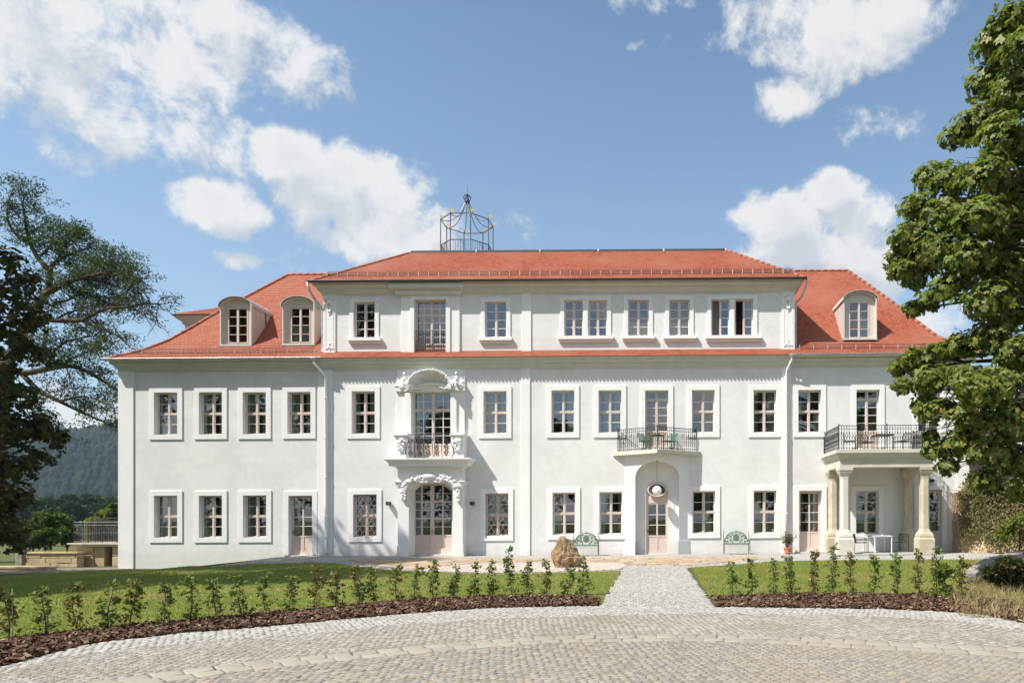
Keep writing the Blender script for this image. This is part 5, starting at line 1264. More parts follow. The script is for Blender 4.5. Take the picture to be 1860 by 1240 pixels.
# armchairs of slim black bars, square tables
def make_chair(m='iron'):
    root = empty('garden_chair', (0, 0, 0)); s = MB()
    for k in range(11): x = -.22+.044*k; s.tube([(x, -.23, .44), (x, .18, .42)], .008, 4)
    s.tube([(-.24, -.24, .44), (.24, -.24, .44)], .012, 5); s.tube([(-.24, .19, .42), (.24, .19, .42)], .012, 5); s.build('seat', m, root, local=True)
    s = MB()
    for k in range(11): x = -.22+.044*k; s.tube([(x, .18, .43), (x, .25, .80)], .008, 4)
    s.tube([(-.24, .25, .80), (.24, .25, .80)], .013, 5); s.tube([(-.24, .20, .52), (.24, .20, .52)], .010, 5); s.build('backrest', m, root, local=True)
    for sx in (-1, 1):
        l = MB(); x = sx*.27; l.tube([(x, -.25, 0), (x, -.25, .63), (x, .24, .66), (x, .27, 0)], .013, 6); l.tube([(x, -.25, .43), (x, .24, .43)], .010, 5); l.tube([(x, .24, .66), (sx*.24, .25, .80)], .012, 5); l.build('arm_frame', m, root, local=True)
    return root
def make_table(m, w_=.75, h=.74, legr=.018):
    root = empty('garden_table', (0, 0, 0)); t = MB(); t.box(-w_/2, w_/2, -w_/2, w_/2, h-.025, h); t.box(-w_/2+.02, w_/2-.02, -w_/2+.02, w_/2-.02, h-.065, h-.026); t.build('table_top', m, root, local=True, bevel=.006)
    for sx in (-1, 1):
        for sy in (-1, 1): l = MB(); x, y = sx*(w_/2-.04), sy*(w_/2-.04); l.box(x-legr, x+legr, y-legr, y+legr, 0, h-.066); l.build('leg', m, root, local=True)
    return root
def put(o, x, y, z, rz, label, cat, group=None):
    o.location = (x, y, z); o.rotation_euler = (0, 0, rz); tagd(o, label, cat, group)
def posat(px, Y): return (px-PX0)*(CD+Y)/FP
fz = .085+sh(9.8)
ch = make_chair(); put(ch, posat(1562, -1.3), -1.3, fz, R(82), 'black bar armchair left of the white table under the stone portico', 'chair', 'garden chairs under the portico')
ch2 = copy_tree(ch); put(ch2, posat(1634, -1.15), -1.15, fz, R(-62), 'black bar armchair right of the white table under the stone portico', 'chair', 'garden chairs under the portico')
tb = make_table('white_table', .82); put(tb, posat(1598, -1.35), -1.35, fz, R(4), 'square white garden table standing under the stone portico', 'table')
ab = MB(); ab.lathe((posat(1598, -1.35)+.12, -1.3, fz+.74), [(.03, 0), (.045, .01), (.045, .035), (.035, .035)], 14); o = ab.build('ashtray', 'ceramic'); tagd(o, 'small white dish standing on the white table under the portico', 'dish')
bz = zt1+sh(9.8)+.002
tb2 = make_table('iron', .75, .72, .012); put(tb2, posat(1603, -1.5), -1.5, bz, R(2), 'thin black table standing on the stone portico balcony', 'table')
for px, Y, rz, lb in ((1543, -1.55, R(75), 'leftmost black armchair on the balcony above the portico, beside its corner post'), (1573, -1.1, R(20), 'black armchair before the glazed door of the portico balcony, left of the table'), (1640, -1.5, R(-70), 'black armchair just right of the table on the portico balcony'), (1668, -1.0, R(-40), 'rightmost black armchair on the portico balcony, near the tree branches')):
    c = copy_tree(ch); put(c, posat(px, Y), Y, bz, rz, lb, 'chair', 'chairs on the portico balcony')
# small green set on the pointed balcony
az = zs1+sh(0)+.002
tb3 = make_table('green_iron', .5, .7, .012); put(tb3, PXC, -.62, az, R(45), 'small green table in the middle of the pointed balcony over the arched porch', 'table')
for px, rz, lb in ((1172, R(60), 'teal chair left of the small table on the pointed balcony'), (1216, R(-60), 'teal chair right of the small table on the pointed balcony')):
    c = make_chair('teal_paint'); put(c, posat(px, -.42), -.42, az, rz, lb, 'chair', 'teal chairs on the pointed balcony')

# ================================================================== vegetation helpers
def kites(cent, dirs, nrm, L, W_):
    """folded leaf: base, side, tip, side"""
    n = len(cent); d = dirs/np.linalg.norm(dirs, axis=1)[:, None]; s = np.cross(d, nrm); s /= np.linalg.norm(s, axis=1)[:, None]+1e-9; u = np.cross(s, d)
    L = np.asarray(L).reshape(-1, 1); W_ = np.asarray(W_).reshape(-1, 1)
    V = np.stack([cent, cent+d*L*.55+s*W_+u*W_*.25, cent+d*L-u*L*.08, cent+d*L*.55-s*W_+u*W_*.25], 1)
    return V.reshape(-1, 3)
def rdir(n, up=0.0):
    v = rng.normal(0, 1, (n, 3)); v[:, 2] += up; return v/np.linalg.norm(v, axis=1)[:, None]
def leafobj(Vs, name, m, parent):
    V = np.vstack(Vs); return npmesh(name, V, np.arange(len(V)).reshape(-1, 4), m, parent)
def clump_pts(c, r, n, shell=.55, flat=.75):
    d = rdir(n, .25); rad = (shell+(1-shell)*rng.uniform(0, 1, n)**.5)*rng.uniform(.6, 1.0, n)
    return np.array(c)+d*rad[:, None]*np.array([r, r, r*flat]), d
def palmate(c, d, size, k=5):
    """a fan of k drooping leaflets around each point"""
    n = len(c); ax = rdir(n, 1.2)*.5+d*.7; ax /= np.linalg.norm(ax, axis=1)[:, None]
    t = np.cross(ax, rdir(n)); t /= np.linalg.norm(t, axis=1)[:, None]+1e-9; b_ = np.cross(ax, t); out = []
    sz = size*rng.uniform(.65, 1.25, n)
    for j in range(k):
        a = (j-(k-1)/2)*R(50)+rng.normal(0, .1, n); dd = t*np.cos(a)[:, None]+b_*np.sin(a)[:, None]-np.array([0, 0, .42])+ax*.12
        out.append(kites(c, dd, ax, sz*(1-.14*abs(j-(k-1)/2)), sz*.235))
    return out
def simple(c, d, L, W_):
    n = len(c); dd = d*.7+rdir(n)*.8-np.array([0, 0, .15]); return [kites(c, dd, rdir(n, 1.0), L*rng.uniform(.6, 1.2, n), W_*rng.uniform(.7, 1.2, n))]
def curve(a, c, sag=.15, n=8, wob=.08):
    a, c = Vector(a), Vector(c); L = (c-a).length; o1 = Vector((random.uniform(-1, 1), random.uniform(-1, 1), random.uniform(-.5, .5)))*wob*L
    return [a.lerp(c, t)+Vector((0, 0, sag*L*math.sin(math.pi*t)))+o1*math.sin(math.pi*t*1.3) for t in np.linspace(0, 1, n)]
def taper(r0, r1, n): return [r0+(r1-r0)*i/(n-1) for i in range(n)]

# ---- near horse chestnut at the right
tr = empty('chestnut_tree', (12.0, -15.5, 0), 'big horse chestnut with broad sunlit leaves filling the right edge', 'tree')
cl = []
for (px, py, r, Y) in [(1835,40,45,-16),(1810,80,50,-15.5),(1865,90,60,-16.5),(1800,150,52,-15),(1850,170,65,-16),(1775,225,48,-15),(1740,245,32,-14.5),(1820,250,60,-16),(1880,260,70,-15.5),
 (1690,320,38,-14.8),(1725,330,48,-15.2),(1785,325,60,-16),(1850,345,65,-15),(1665,375,38,-15),(1715,395,52,-15.5),(1775,400,62,-16.2),(1840,420,68,-15.5),(1650,430,42,-15),(1635,470,32,-14.6),(1700,455,52,-15.4),(1765,470,62,-16),(1835,490,65,-15.5),
 (1665,500,36,-14.8),(1725,520,42,-15.5),(1690,545,30,-15),(1790,545,55,-16),(1850,560,60,-15.3),(1660,560,22,-14.7),(1640,490,28,-15),
 (1800,610,50,-15.6),(1745,625,36,-15.2),(1700,640,34,-15),(1660,655,36,-14.8),(1850,640,60,-16),(1630,668,20,-14.6),(1690,690,45,-15.1),(1750,690,52,-15.7),(1815,700,62,-16),(1640,700,22,-14.8),
 (1700,745,38,-15.1),(1765,760,50,-15.6),(1835,770,60,-15.9),(1680,735,30,-14.8),(1745,805,42,-15.3),(1800,820,48,-15.8),(1855,840,50,-15.5),(1700,815,30,-14.9),(1720,845,22,-15),(1790,870,30,-15.5),(1850,895,26,-15.7),(1775,710,50,-16.5),(1690,790,16,-14.8)]:
    sc = (CD+Y)/FP; c = at(px, py, Y); cl.append((c, r*sc))
rr_ = random.Random(21)
for k in range(46):      # the rest of the crown, outside the frame
    a = rr_.uniform(0, 6.28); el = rr_.uniform(-.3, 1.5); rad = rr_.uniform(3.4, 5.0)
    c = Vector((12.3+rad*math.cos(a)*math.cos(el), -15.5+rad*math.sin(a)*math.cos(el)*.9, 8.2+rad*1.15*math.sin(el)))
    pxx = PX0+c.x*FP/(CD+c.y); 
    if pxx > 1900 and c.z > 2.6: cl.append((c, rr_.uniform(.8, 1.15)))
tk = MB(); base = Vector((12.0, -15.5, -.1)); tk.tube([base, (12.05, -15.5, 1), (11.95, -15.45, 2.6), (12.1, -15.5, 5), (12.0, -15.5, 8), (12.1, -15.4, 12)], [.42, .34, .31, .26, .18, .06], 12)
Vs = []
for i, (c, r) in enumerate(cl):
    h = max(2.4, min(11, c.z-1.2+rr_.uniform(-.5, .4))); st = Vector((12.05, -15.5, h)); pts = curve(st, c, .10, 9, .06); L = (c-st).length
    tk.tube(pts, taper(.035+.012*L, .012, 9), 6)
    for q_ in range(5):
        e = c+Vector(rdir(1)[0])*r*.8; tk.tube(curve(pts[6], e, .1, 5, .05), taper(.014, .004, 5), 4, False)
    n = int(215*(r/.6)**1.7)+14; n = min(n, 760); pt, d = clump_pts(c, r*1.06, n, .25, .72); Vs += palmate(pt, d, .152, 5)
tk.build('trunk', 'bark_trunk', tr, smooth=True); leafobj(Vs, 'crown', 'leaf_chestnut', tr)

# ---- old fine-leaved tree behind the left corner
t2 = empty('old_tree', at(-30, 1010, 4), 'old spreading tree with fine leaves and bare branch tips left of the house', 'tree'); t2.location.z = -.6
def z1p(zx, zy, Y): return at(zx/3.648, 340+zy/3.648, Y)
tk = MB(); Vs = []; tips = []
def limb(pts, Y0, Y1, r0, r1):
    P3 = [z1p(x, y, Y0+(Y1-Y0)*i/(len(pts)-1)) for i, (x, y) in enumerate(pts)]; out = []
    for i in range(len(P3)-1):
        for t in (0, .33, .66): out.append(P3[i].lerp(P3[i+1], t))
    out.append(P3[-1])
    # smooth
    for _ in range(2): out = [out[0]]+[(out[i-1]+out[i]*2+out[i+1])/4 for i in range(1, len(out)-1)]+[out[-1]]
    tk.tube(out, taper(r0, r1, len(out)), 7); return out
tk.tube([at(-30, 1012, 4), at(-25, 900, 4), at(-5, 780, 4), at(5, 700, 4), at(16, 655, 4)], [.55, .48, .42, .38, .34], 10)
BR = [ # pixel traces of limbs, depth start/end, radii, leafiness
 ([(55,1150),(110,1040),(200,850),(290,720),(335,640),(320,545),(380,480),(480,440),(600,400)], 4, 5, .26, .03, 1),
 ([(290,720),(400,640),(500,610),(620,585),(720,565),(800,580),(890,610)], 4.3, 3, .15, .025, 1),
 ([(335,700),(450,630),(560,600),(680,620),(760,660),(850,690)], 4.3, 5.6, .10, .02, 1),
 ([(200,850),(350,885),(470,880),(550,885),(640,830),(720,795),(860,797),(950,765),(1090,775)], 4.2, 3.5, .15, .02, .35),
 ([(550,885),(620,920),(700,940),(800,1000),(860,1060)], 4, 3.6, .07, .012, .25),
 ([(860,797),(930,830),(990,870),(1050,920)], 3.6, 3.4, .035, .008, 0),
 ([(320,545),(250,470),(200,380),(170,250),(150,120),(160,50)], 4.5, 5.5, .14, .02, 1),
 ([(200,380),(80,300),(40,180),(60,80)], 5, 4.5, .09, .02, 1),
 ([(250,470),(330,400),(360,330),(330,230)], 4.6, 5.5, .07, .02, 1),
 ([(380,480),(430,400),(480,320),(530,290)], 4.7, 4, .06, .02, 1),
 ([(480,440),(600,480),(700,520),(760,500),(860,520)], 4.8, 4, .06, .015, .8),
 ([(350,760),(440,760),(520,700),(600,720),(700,760),(760,790)], 4.2, 5.4, .07, .015, 1),
 ([(350,885),(450,830),(560,800),(660,760)], 4.4, 5.4, .06, .015, 1),
 ([(30,1190),(150,1240),(330,1200),(420,1180),(520,1190),(620,1245),(760,1330),(830,1400)], 4, 4.6, .18, .04, .6),
 ([(330,1200),(330,1120),(400,1040),(500,1000),(620,990)], 4.1, 5, .08, .02, 1),
 ([(420,1180),(500,1120),(600,1080),(720,1070)], 4.2, 3.6, .06, .02, 1),
 ([(330,1200),(250,1120),(200,1060),(180,980)], 4.1, 3.6, .07, .02, .9),
 ([(150,1240),(250,1350),(400,1420),(560,1500),(700,1560),(790,1600)], 4.1, 5, .14, .02, .8),
 ([(400,1420),(520,1380),(640,1400),(760,1460)], 4.4, 3.7, .06, .015, .9),
 ([(250,1350),(200,1450),(250,1560),(330,1640)], 4.3, 5, .07, .02, .8),
 ([(0,1100),(-150,900),(-250,600),(-260,300),(-200,150)], 4.5, 6, .2, .03, 1),
 ([(-150,900),(-400,800),(-600,600)], 4.5, 7, .12, .03, 1),
]
for pts, Y0, Y1, r0, r1, lf in BR:
    L = limb(pts, Y0, Y1, r0, r1); n = len(L)
    for i in range(n//4, n):
        for _ in range(3 if lf > .3 else 2):
            dv = Vector((random.uniform(-.3, 1.1), random.uniform(-1, 1), random.uniform(-.8, 1.0))).normalized()*random.uniform(.5, 1.5)*(1 if lf > 0 else .75)
            e = L[i]+dv; c5 = curve(L[i], e, .1, 6, .12); tk.tube(c5, taper(.022, .006, 6), 4, False)
            for _2 in range(3 if lf > .3 else 4):
                e2 = c5[3]+Vector((random.uniform(-.4, 1), random.uniform(-1, 1), random.uniform(-.9, .9)))*.42; tk.tube(curve(c5[3], e2, .1, 4, .1), taper(.009, .004, 4), 3, False)
                if random.random() < lf: tips.append((e2, .36))
            if random.random() < lf: tips.append((e, .42))
for (e, r) in tips:
    if random.random() < .40: continue
    pt, d = clump_pts(e, r, 26, .2, .5); Vs += simple(pt, d, .15, .030)
tk.build('trunk', 'bark_trunk', t2, smooth=True); leafobj(Vs, 'crown', 'leaf_fine', t2)

# ---- dark tree near at the left edge
t3 = empty('dark_tree', (-25.5, -6.5, -.6), 'dark tree with heavy rusty brown foliage at the left edge', 'tree')
cl = []; rr_ = random.Random(31)
for (px, py, r, Y) in [(20,470,45,-6),(60,510,42,-6.3),(35,540,60,-6.5),(80,580,38,-6),(20,610,70,-6.5),(75,640,40,-6.2),(-20,560,80,-7),(10,680,45,-6),(50,720,48,-6.4),(100,770,42,-6),(60,780,60,-6.6),(125,800,30,-6.2),(140,790,18,-6),(15,770,70,-6.7),(90,830,36,-6.2),(40,850,55,-6.4),(10,900,60,-6.4),(45,905,36,-6),(0,960,55,-6.4),(30,985,38,-6.2),(-60,700,110,-7),(-60,850,110,-7),(-100,560,90,-7),(-50,960,70,-6.6)]:
    cl.append((at(px if px < 0 else px*.82-4, py, Y), r*.78*(CD+Y)/FP))
tk = MB(); tk.tube([(-25.5, -6.5, -.8), (-25.3, -6.5, 2), (-25.2, -6.4, 5), (-25.4, -6.5, 8.5)], [.4, .33, .27, .1], 10); Vs = []
for c, r in cl:
    st = Vector((-25.3, -6.5, max(1.2, c.z-1))); tk.tube(curve(st, c, .08, 7), taper(.09, .015, 7), 6)
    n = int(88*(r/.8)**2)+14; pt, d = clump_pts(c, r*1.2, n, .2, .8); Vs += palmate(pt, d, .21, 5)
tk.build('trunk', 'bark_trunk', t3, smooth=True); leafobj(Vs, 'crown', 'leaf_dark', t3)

# ---- generic broadleaf tree / shrub
def gen_tree(name, loc, h, rad, leaf, m, n, label, cat='tree', group=None, trunk=.3, seed=1, low=.35, nc=14, tr_=None):
    r_ = random.Random(seed); root = empty(name, loc, label, cat, group); tk = MB(); Vs = []; zb_ = h*low; zc = (zb_+h)/2; hz = (h-zb_)/2
    x, y, z = loc; tk.tube([(x, y, z-.2), (x+.05*h*.1, y, z+zb_), (x, y, z+h*.8)], [trunk, trunk*.7, trunk*.15], 8)
    for k in range(nc):
        a = r_.uniform(0, 6.28); u = r_.uniform(-.85, .95); s = math.sqrt(1-u*u)*r_.uniform(.45, .75)
        c = Vector((x+rad*s*math.cos(a), y+rad*s*math.sin(a), z+zc+hz*u*.72)); r = rad*r_.uniform(.32, .48)
        tk.tube(curve((x, y, z+max(zb_*.6, zc+hz*u*.72-rad*.5)), c, .08, 6), taper(trunk*.3, .01, 6), 5)
        pt, d = clump_pts(c, r, n//nc, .35, .8); Vs += simple(pt, d, leaf, leaf*.32)
    tk.build('trunk', 'bark_trunk', root, smooth=True); leafobj(Vs, 'crown', m, root); return root
# tall trees outside the frame that throw the shade on the lawn and the wall
gen_tree('shade_tree', (-25.6, -11.5, -.5), 25.0, 4.2, .36, 'leaf_dark', 14000, 'tall tree outside the left edge that shades the lawn and the wall foot', seed=4, trunk=.5, nc=30, low=.42)
gen_tree('shade_tree', (-22.6, -17.6, -.5), 21.5, 4.9, .36, 'leaf_dark', 15000, 'broad tree outside the left edge that shades the near lawn', seed=9, trunk=.5, low=.3, nc=28)
gen_tree('shade_tree', (-34, -11.5, -.5), 20.3, 5.0, .36, 'leaf_dark', 12000, 'rounded tree far outside the left edge that shades the lawn beside the house', seed=14, trunk=.5, low=.3, nc=24)
# trees behind the camera, seen only in the window panes
t4 = gen_tree('yard_tree', (-14, -56, 0), 15, 7, .6, 'leaf_dark', 7000, 'dark yard tree opposite the pilaster left of the portal', group='trees across the yard', seed=12, trunk=.4, nc=22, low=.02)
for (x, y, rz, s, lb) in ((-26, -58, 1, 1.1, 'tall dark yard tree opposite the left wing'), (-3, -58, 2, .5, 'small dark yard tree opposite the portal'), (8, -60, 3, .52, 'small dark yard tree opposite the arched porch'), (20, -60, 4, .9, 'dark yard tree opposite the portico'), (32, -58, 5, 1, 'dark yard tree opposite the right end of the house'), (-38, -64, 2.2, 1.2, 'tall dark yard tree beyond the left wing'), (-50, -55, 2.9, 1.2, 'outermost tall dark yard tree on the left')):
    c = copy_tree(t4); c['label'] = lb; c.location = (x, y, 0); c.rotation_euler = (0, 0, rz); c.scale = (s, s, s)

# ---- saplings of the hedge
S8 = [(45,600,310,1),(240,565,310,0),(415,555,295,1),(590,540,290,0),(715,530,270,1),(880,505,300,0),(1035,495,245,0),(1170,495,265,0),(1310,480,245,0),(1445,450,245,0),(1580,450,250,0),(1715,435,205,1),(1830,425,235,1)]
S7 = [(95,405,200,1),(175,400,205,0),(295,395,200,1),(400,380,190,0),(505,375,170,0),(615,370,185,0),(720,365,175,0),(825,360,175,0),(925,355,100,0),(1015,365,180,0),(1125,360,170,0),(1235,355,205,0),(1310,355,155,0)]
S6 = [(275,360,175,0),(380,355,145,0),(490,345,165,0),(590,355,135,0),(720,350,115,1),(820,350,90,0),(920,350,125,1),(1045,355,145,0),(1170,365,140,0),(1285,350,110,1),(1385,370,90,0),(1525,380,130,1)]
ordn = ['first', 'second', 'third', 'fourth', 'fifth', 'sixth', 'seventh', 'eighth', 'ninth', 'tenth', 'eleventh', 'twelfth', 'thirteenth', 'fourteenth', 'fifteenth', 'sixteenth', 'seventeenth', 'eighteenth', 'nineteenth', 'twentieth', 'twenty first', 'twenty second', 'twenty third', 'twenty fourth', 'twenty fifth', 'twenty sixth']
def sapling(px, yb_, yt, red, label, seed, group):
    r_ = random.Random(seed); X, Y = G(px, yb_); zg = g(X, Y)-.01; h = (yb_-yt)*(CD+Y)/FP
    root = empty('hedge_sapling', (X, Y, zg), label, 'sapling', group); tk = MB(); ln = r_.uniform(-.07, .07)
    stem = [Vector((X+ln*t+.02*math.sin(t*5+seed), Y+.02*math.cos(t*4+seed), zg+h*t)) for t in np.linspace(0, 1, 9)]
    tk.tube(stem, taper(.012, .004, 9), 5); cs = []; ds = []
    nb = int(h*58)
    for k in range(nb):
        t = r_.uniform(.04, 1.0); i = int(t*8); p = stem[min(i, 7)].lerp(stem[min(i+1, 8)], t*8-i); a = r_.uniform(0, 6.28); L = r_.uniform(.04, .15)*(1.25-.75*t)*r_.choice((.6, .8, 1, 1.5))
        e = p+Vector((math.cos(a)*L, math.sin(a)*L, r_.uniform(-.1, .5)*L)); tk.tube([p, p.lerp(e, .5)+Vector((0, 0, .01)), e], [.005, .004, .002], 3, False)
        for q_ in range(r_.choice((4, 5, 6, 7))):
            f = r_.uniform(.3, 1.1); cs.append(p.lerp(e, f)+Vector((r_.uniform(-.03, .03), r_.uniform(-.03, .03), r_.uniform(-.03, .03)))); ds.append((math.cos(a), math.sin(a), r_.uniform(-.5, .4)))
    tk.build('stem', 'twig', root); cs = np.array([tuple(c) for c in cs]); V = kites(cs, np.array(ds)+rng.normal(0, .5, (len(cs), 3)), rdir(len(cs), 1.2), rng.uniform(.045, .092, len(cs)), rng.uniform(.016, .029, len(cs)))
    leafobj([V], 'foliage', 'leaf_sapling_red' if red else 'leaf_sapling', root)
    if r_.random() < .45:
        s = MB(); s.tube([(X+.03, Y+.03, zg), (X+.03, Y+.03, zg+h*r_.uniform(.85, 1.02))], .007, 5); s.build('stake', 'stake', root)
        root['label'] = root['label'].replace('sapling,', 'staked sapling,')
i = 0
for off, S in ((0, S8), (620, S7)):
    for (x, yb_, yt, rd) in S:
        if not (off and x < 100 and False):
            kind = 'reddish leaved' if rd else 'green leaved'
            sapling(off+x/3, 960+yb_/3+1, 960+yt/3, rd, f'{kind} hedge sapling, {ordn[i]} from the left in the long bark bed', 100+i, 'saplings planted in the long bed'); i += 1
for j, (x, yb_, yt, rd) in enumerate(S6):
    kind = 'reddish leaved' if rd else 'green leaved'
    sapling(1240+x/3, 960+yb_/3+1, 960+yt/3, rd, f'{kind} hedge sapling, {ordn[j]} from the path in the short right bed', 200+j, 'saplings planted in the short right bed')

# ---- boulder
bx, by = G(1028, 1029); bm = bmesh.new(); bmesh.ops.create_icosphere(bm, subdivisions=5, radius=1)
for v in bm.verts:
    p = v.co.copy(); q_ = Vector((round(p.x*1.6)/1.6, round(p.y*1.6)/1.6, round(p.z*1.6)/1.6))
    nz = noise.noise(p*1.5+Vector((3, 1, 7)))*.24+noise.noise(p*3.7)*.15+abs(noise.noise(p*7))*.12+abs(noise.noise(p*15))*.06
    s = 1+nz; t = max(0, p.z)
    x = p.x*s*(.44-.25*t**1.3); x += -.12*t + (.10 if p.x > 0 and p.z < -.1 else 0); y = p.y*s*.48*(1-.35*t); z = .42+p.z*s*.60
    z = max(z, -.05); v.co = (x, y, z)
me = bpy.data.meshes.new('boulder'); bm.to_mesh(me); bm.free(); me.materials.append(MAT['boulder']); o = bpy.data.objects.new('boulder', me); COL.objects.link(o); o.location = (bx, by, g(bx, by)); tagd(o, 'rough brown boulder standing on pale gravel in front of the house', 'boulder')

# ---- potted plant
def potted(px, Y, label, hp=.26, rp=.15, hb=.62, seed=3, name='potted_plant', zb_=None):
    X = posat(px, Y); z0 = g(X, Y) if zb_ is None else zb_; root = empty(name, (X, Y, z0), label, 'potted plant'); b = MB()
    b.lathe((X, Y, z0), [(rp*.68, 0), (rp*.95, hp*.85), (rp*1.08, hp*.86), (rp*1.08, hp), (rp*.9, hp), (rp*.85, hp*.9)], 20); b.build('pot', 'terracotta' if hb > .3 else 'ceramic', root, smooth=False)
    r_ = random.Random(seed); tk = MB(); cs = []
    for k in range(16 if hb > .3 else 7):
        a = r_.uniform(0, 6.28); L = r_.uniform(.5, 1)*hb; e = Vector((X+math.cos(a)*L*.55, Y+math.sin(a)*L*.5, z0+hp+L)); c = curve((X, Y, z0+hp*.9), e, .12, 6, .08); tk.tube(c, taper(.008, .003, 6), 4)
        for p in c[2:]:
            for _ in range(9): cs.append(tuple(p+Vector((r_.uniform(-1, 1), r_.uniform(-1, 1), r_.uniform(-1, 1)))*.09*hb/.6))
    tk.build('stems', 'twig', root); cs = np.array(cs); leafobj([kites(cs, rdir(len(cs), -.1), rdir(len(cs), 1), rng.uniform(.05, .09, len(cs))*hb/.6, rng.uniform(.014, .022, len(cs))*hb/.6)], 'foliage', 'leaf_shrub', root)
potted(1431, -.75, 'leafy shrub in a terracotta pot left of the pink glazed door', hp=.27, rp=.19, hb=.66)
potted(1403, .32, 'small plant in a white pot behind the ground floor window above the right bench', hp=.14, rp=.09, hb=.22, seed=8, name='window_plant', zb_=WZ(966.5, 1400, .3)+sh(5.3)+.0)

# ---- left: stone terrace with iron balustrade, low wall
TY = 1.6; a0, a1 = WX(138, TY), WX(233, TY); zt_ = CH+(PY0-987)*(CD+TY)/FP; zb_ = -.75
ter = empty('stone_terrace', ((a0+a1)/2, TY, -.6), 'sandstone terrace with black iron balustrade beside the left corner of the house', 'terrace')
b = MB(); b.box(WX(171, TY), WX(189, TY), TY+.0, TY+4, zb_, zt_-.12); b.box(WX(204, TY), a1, TY, TY+4, zb_, zt_-.12)
for i in range(2):
    for j, (u, v) in enumerate(((139, 152), (152.5, 171))):
        pass
b.build('terrace_wall', 'sandstone_warm', ter)
b = MB()
for (u, v, z0_, z1_) in ((140, 152, zb_, zt_-.62), (140, 171, zt_-.60, zt_-.14), (152.5, 171, zb_+.0, zt_-.62), (205, 218, zb_, zt_-.62), (205, 218, zt_-.60, zt_-.14)):
    b.box(WX(u, TY)+.012, WX(v, TY)-.012, TY-.06, TY+3.9, z0_, z1_)
b.build('rusticated_blocks', 'sandstone_warm', ter, bevel=.03)
b = MB(); b.box(WX(189, TY), WX(204, TY), TY+1.0, TY+1.1, zb_, zt_-.12); b.build('cellar_opening', 'slate', ter)
b = MB(); b.box(a0-.12, a1, TY-.22, TY+4.2, zt_-.12, zt_-.03); b.box(a0-.2, a1, TY-.28, TY+4.2, zt_-.03, zt_+.04); b.build('terrace_slab', 'sandstone', ter, bevel=.01)
def rail_plain(path, z0, h, parent, sp=.11):
    b = MB()
    for (xa, ya), (xb, yb_) in zip(path[:-1], path[1:]):
        L = math.hypot(xb-xa, yb_-ya); n = int(L/sp)
        for z in (.06, h, h-.13, h*.5): b.tube([(xa, ya, z0+z), (xb, yb_, z0+z)], .014, 5)
        for i in range(n+1):
            x, y = xa+(xb-xa)*i/n, ya+(yb_-ya)*i/n; b.tube([(x, y, z0), (x, y, z0+h)], .012 if i % 6 else .022, 5); b.ball((x, y, z0+h*.55), (.03, .03, .06), 6, 4)
            if i < n: xm, ym = xa+(xb-xa)*(i+.5)/n, ya+(yb_-ya)*(i+.5)/n; b.tube([(xm+.045*math.cos(a), ym, z0+h*.28+.09*math.sin(a)) for a in np.linspace(0, 6.28, 8)], .008, 4, False)
    b.build('balustrade', 'iron', parent)
rail_plain([(a0, TY+3.6), (a0, TY-.12), (a1-.1, TY-.12)], zt_+.04, .98, ter)
b = MB(); b.box(WX(168, TY+1.5), a1, TY+1.5, TY+2.9, zt_+.04, zt_+.95); b.box(WX(166, TY+1.4), a1, TY+1.4, TY+3.0, zt_+1.05, zt_+1.12); b.box(WX(166, TY+1.4), a1, TY+1.4, TY+3.0, zt_+1.2, zt_+1.24)
o = b.build('covered_furniture', 'cable'); tagd(o, 'dark covered garden furniture standing behind the balustrade of the left terrace', 'furniture')
def ashlar(x0, x1, y, z0, z1, th, rows, wl_, m, name, label, yend=None):
    """a wall of separate-looking squared blocks; may run away in depth to yend"""
    yend = y if yend is None else yend; r_ = random.Random(int(abs(x0)*10)); root = empty(name, ((x0+x1)/2, (y+yend)/2, z0), label, 'wall'); b = MB(); hh = (z1-z0-.08)/rows
    def yy(x): return y+(yend-y)*(x-x0)/(x1-x0)
    for i in range(rows):
        x = x0-r_.uniform(0, wl_*.5)
        while x < x1:
            L = r_.uniform(.6, 1.3)*wl_; xa, xb = max(x0, x), min(x1, x+L)
            if xb-xa > .05:
                j_ = r_.uniform(-.02, .02); V_ = [(xa+.006, yy(xa)+j_), (xb-.006, yy(xb)+j_), (xb-.006, yy(xb)+th), (xa+.006, yy(xa)+th)]; b.slab(V_, z0+hh*i+.005, z0+hh*(i+1)-.005)
            x += L
    b.build('blocks', m, root, bevel=.015)
    c = MB(); c.slab([(x0-.04, yy(x0)-.05), (x1+.04, yy(x1)-.05), (x1+.04, yy(x1)+th+.05), (x0-.04, yy(x0)+th+.05)], z1-.08, z1); c.build('coping', m, root, bevel=.01)
    return root
wy_ = 1.0
ashlar(WX(41, wy_), WX(140, wy_), wy_, -.85, CH+(PY0-1002)*(CD+wy_)/FP, .4, 4, .75, 'sandstone_warm', 'garden_wall', 'low sandstone garden wall between the dark tree and the left terrace')
b = MB(); x = WX(37, wy_); b.box(x-.16, x+.16, wy_-.1, wy_+.3, -.85, CH+(PY0-997)*(CD+wy_)/FP); b.box(x-.2, x+.2, wy_-.14, wy_+.34, CH+(PY0-997)*(CD+wy_)/FP, CH+(PY0-995)*(CD+wy_)/FP); o = b.build('gate_post', 'grey_stone', bevel=.02); tagd(o, 'grey stone post at the left end of the low sandstone wall', 'post')
ashlar(WX(-60, -1.2), WX(85, -1.2), -1.2, -.85, -.42, .5, 1, .9, 'sandstone_warm', 'kerb_wall', 'row of flat sandstone blocks edging the path at the far left')
sheet('garden_path', [(-34, -3.8), (-26.5, -3.2), (-24.3, -1.4), (-23.5, -.2), (-24.2, .9), (-27, .2), (-34, -.6)], 'joint_sand', .016)

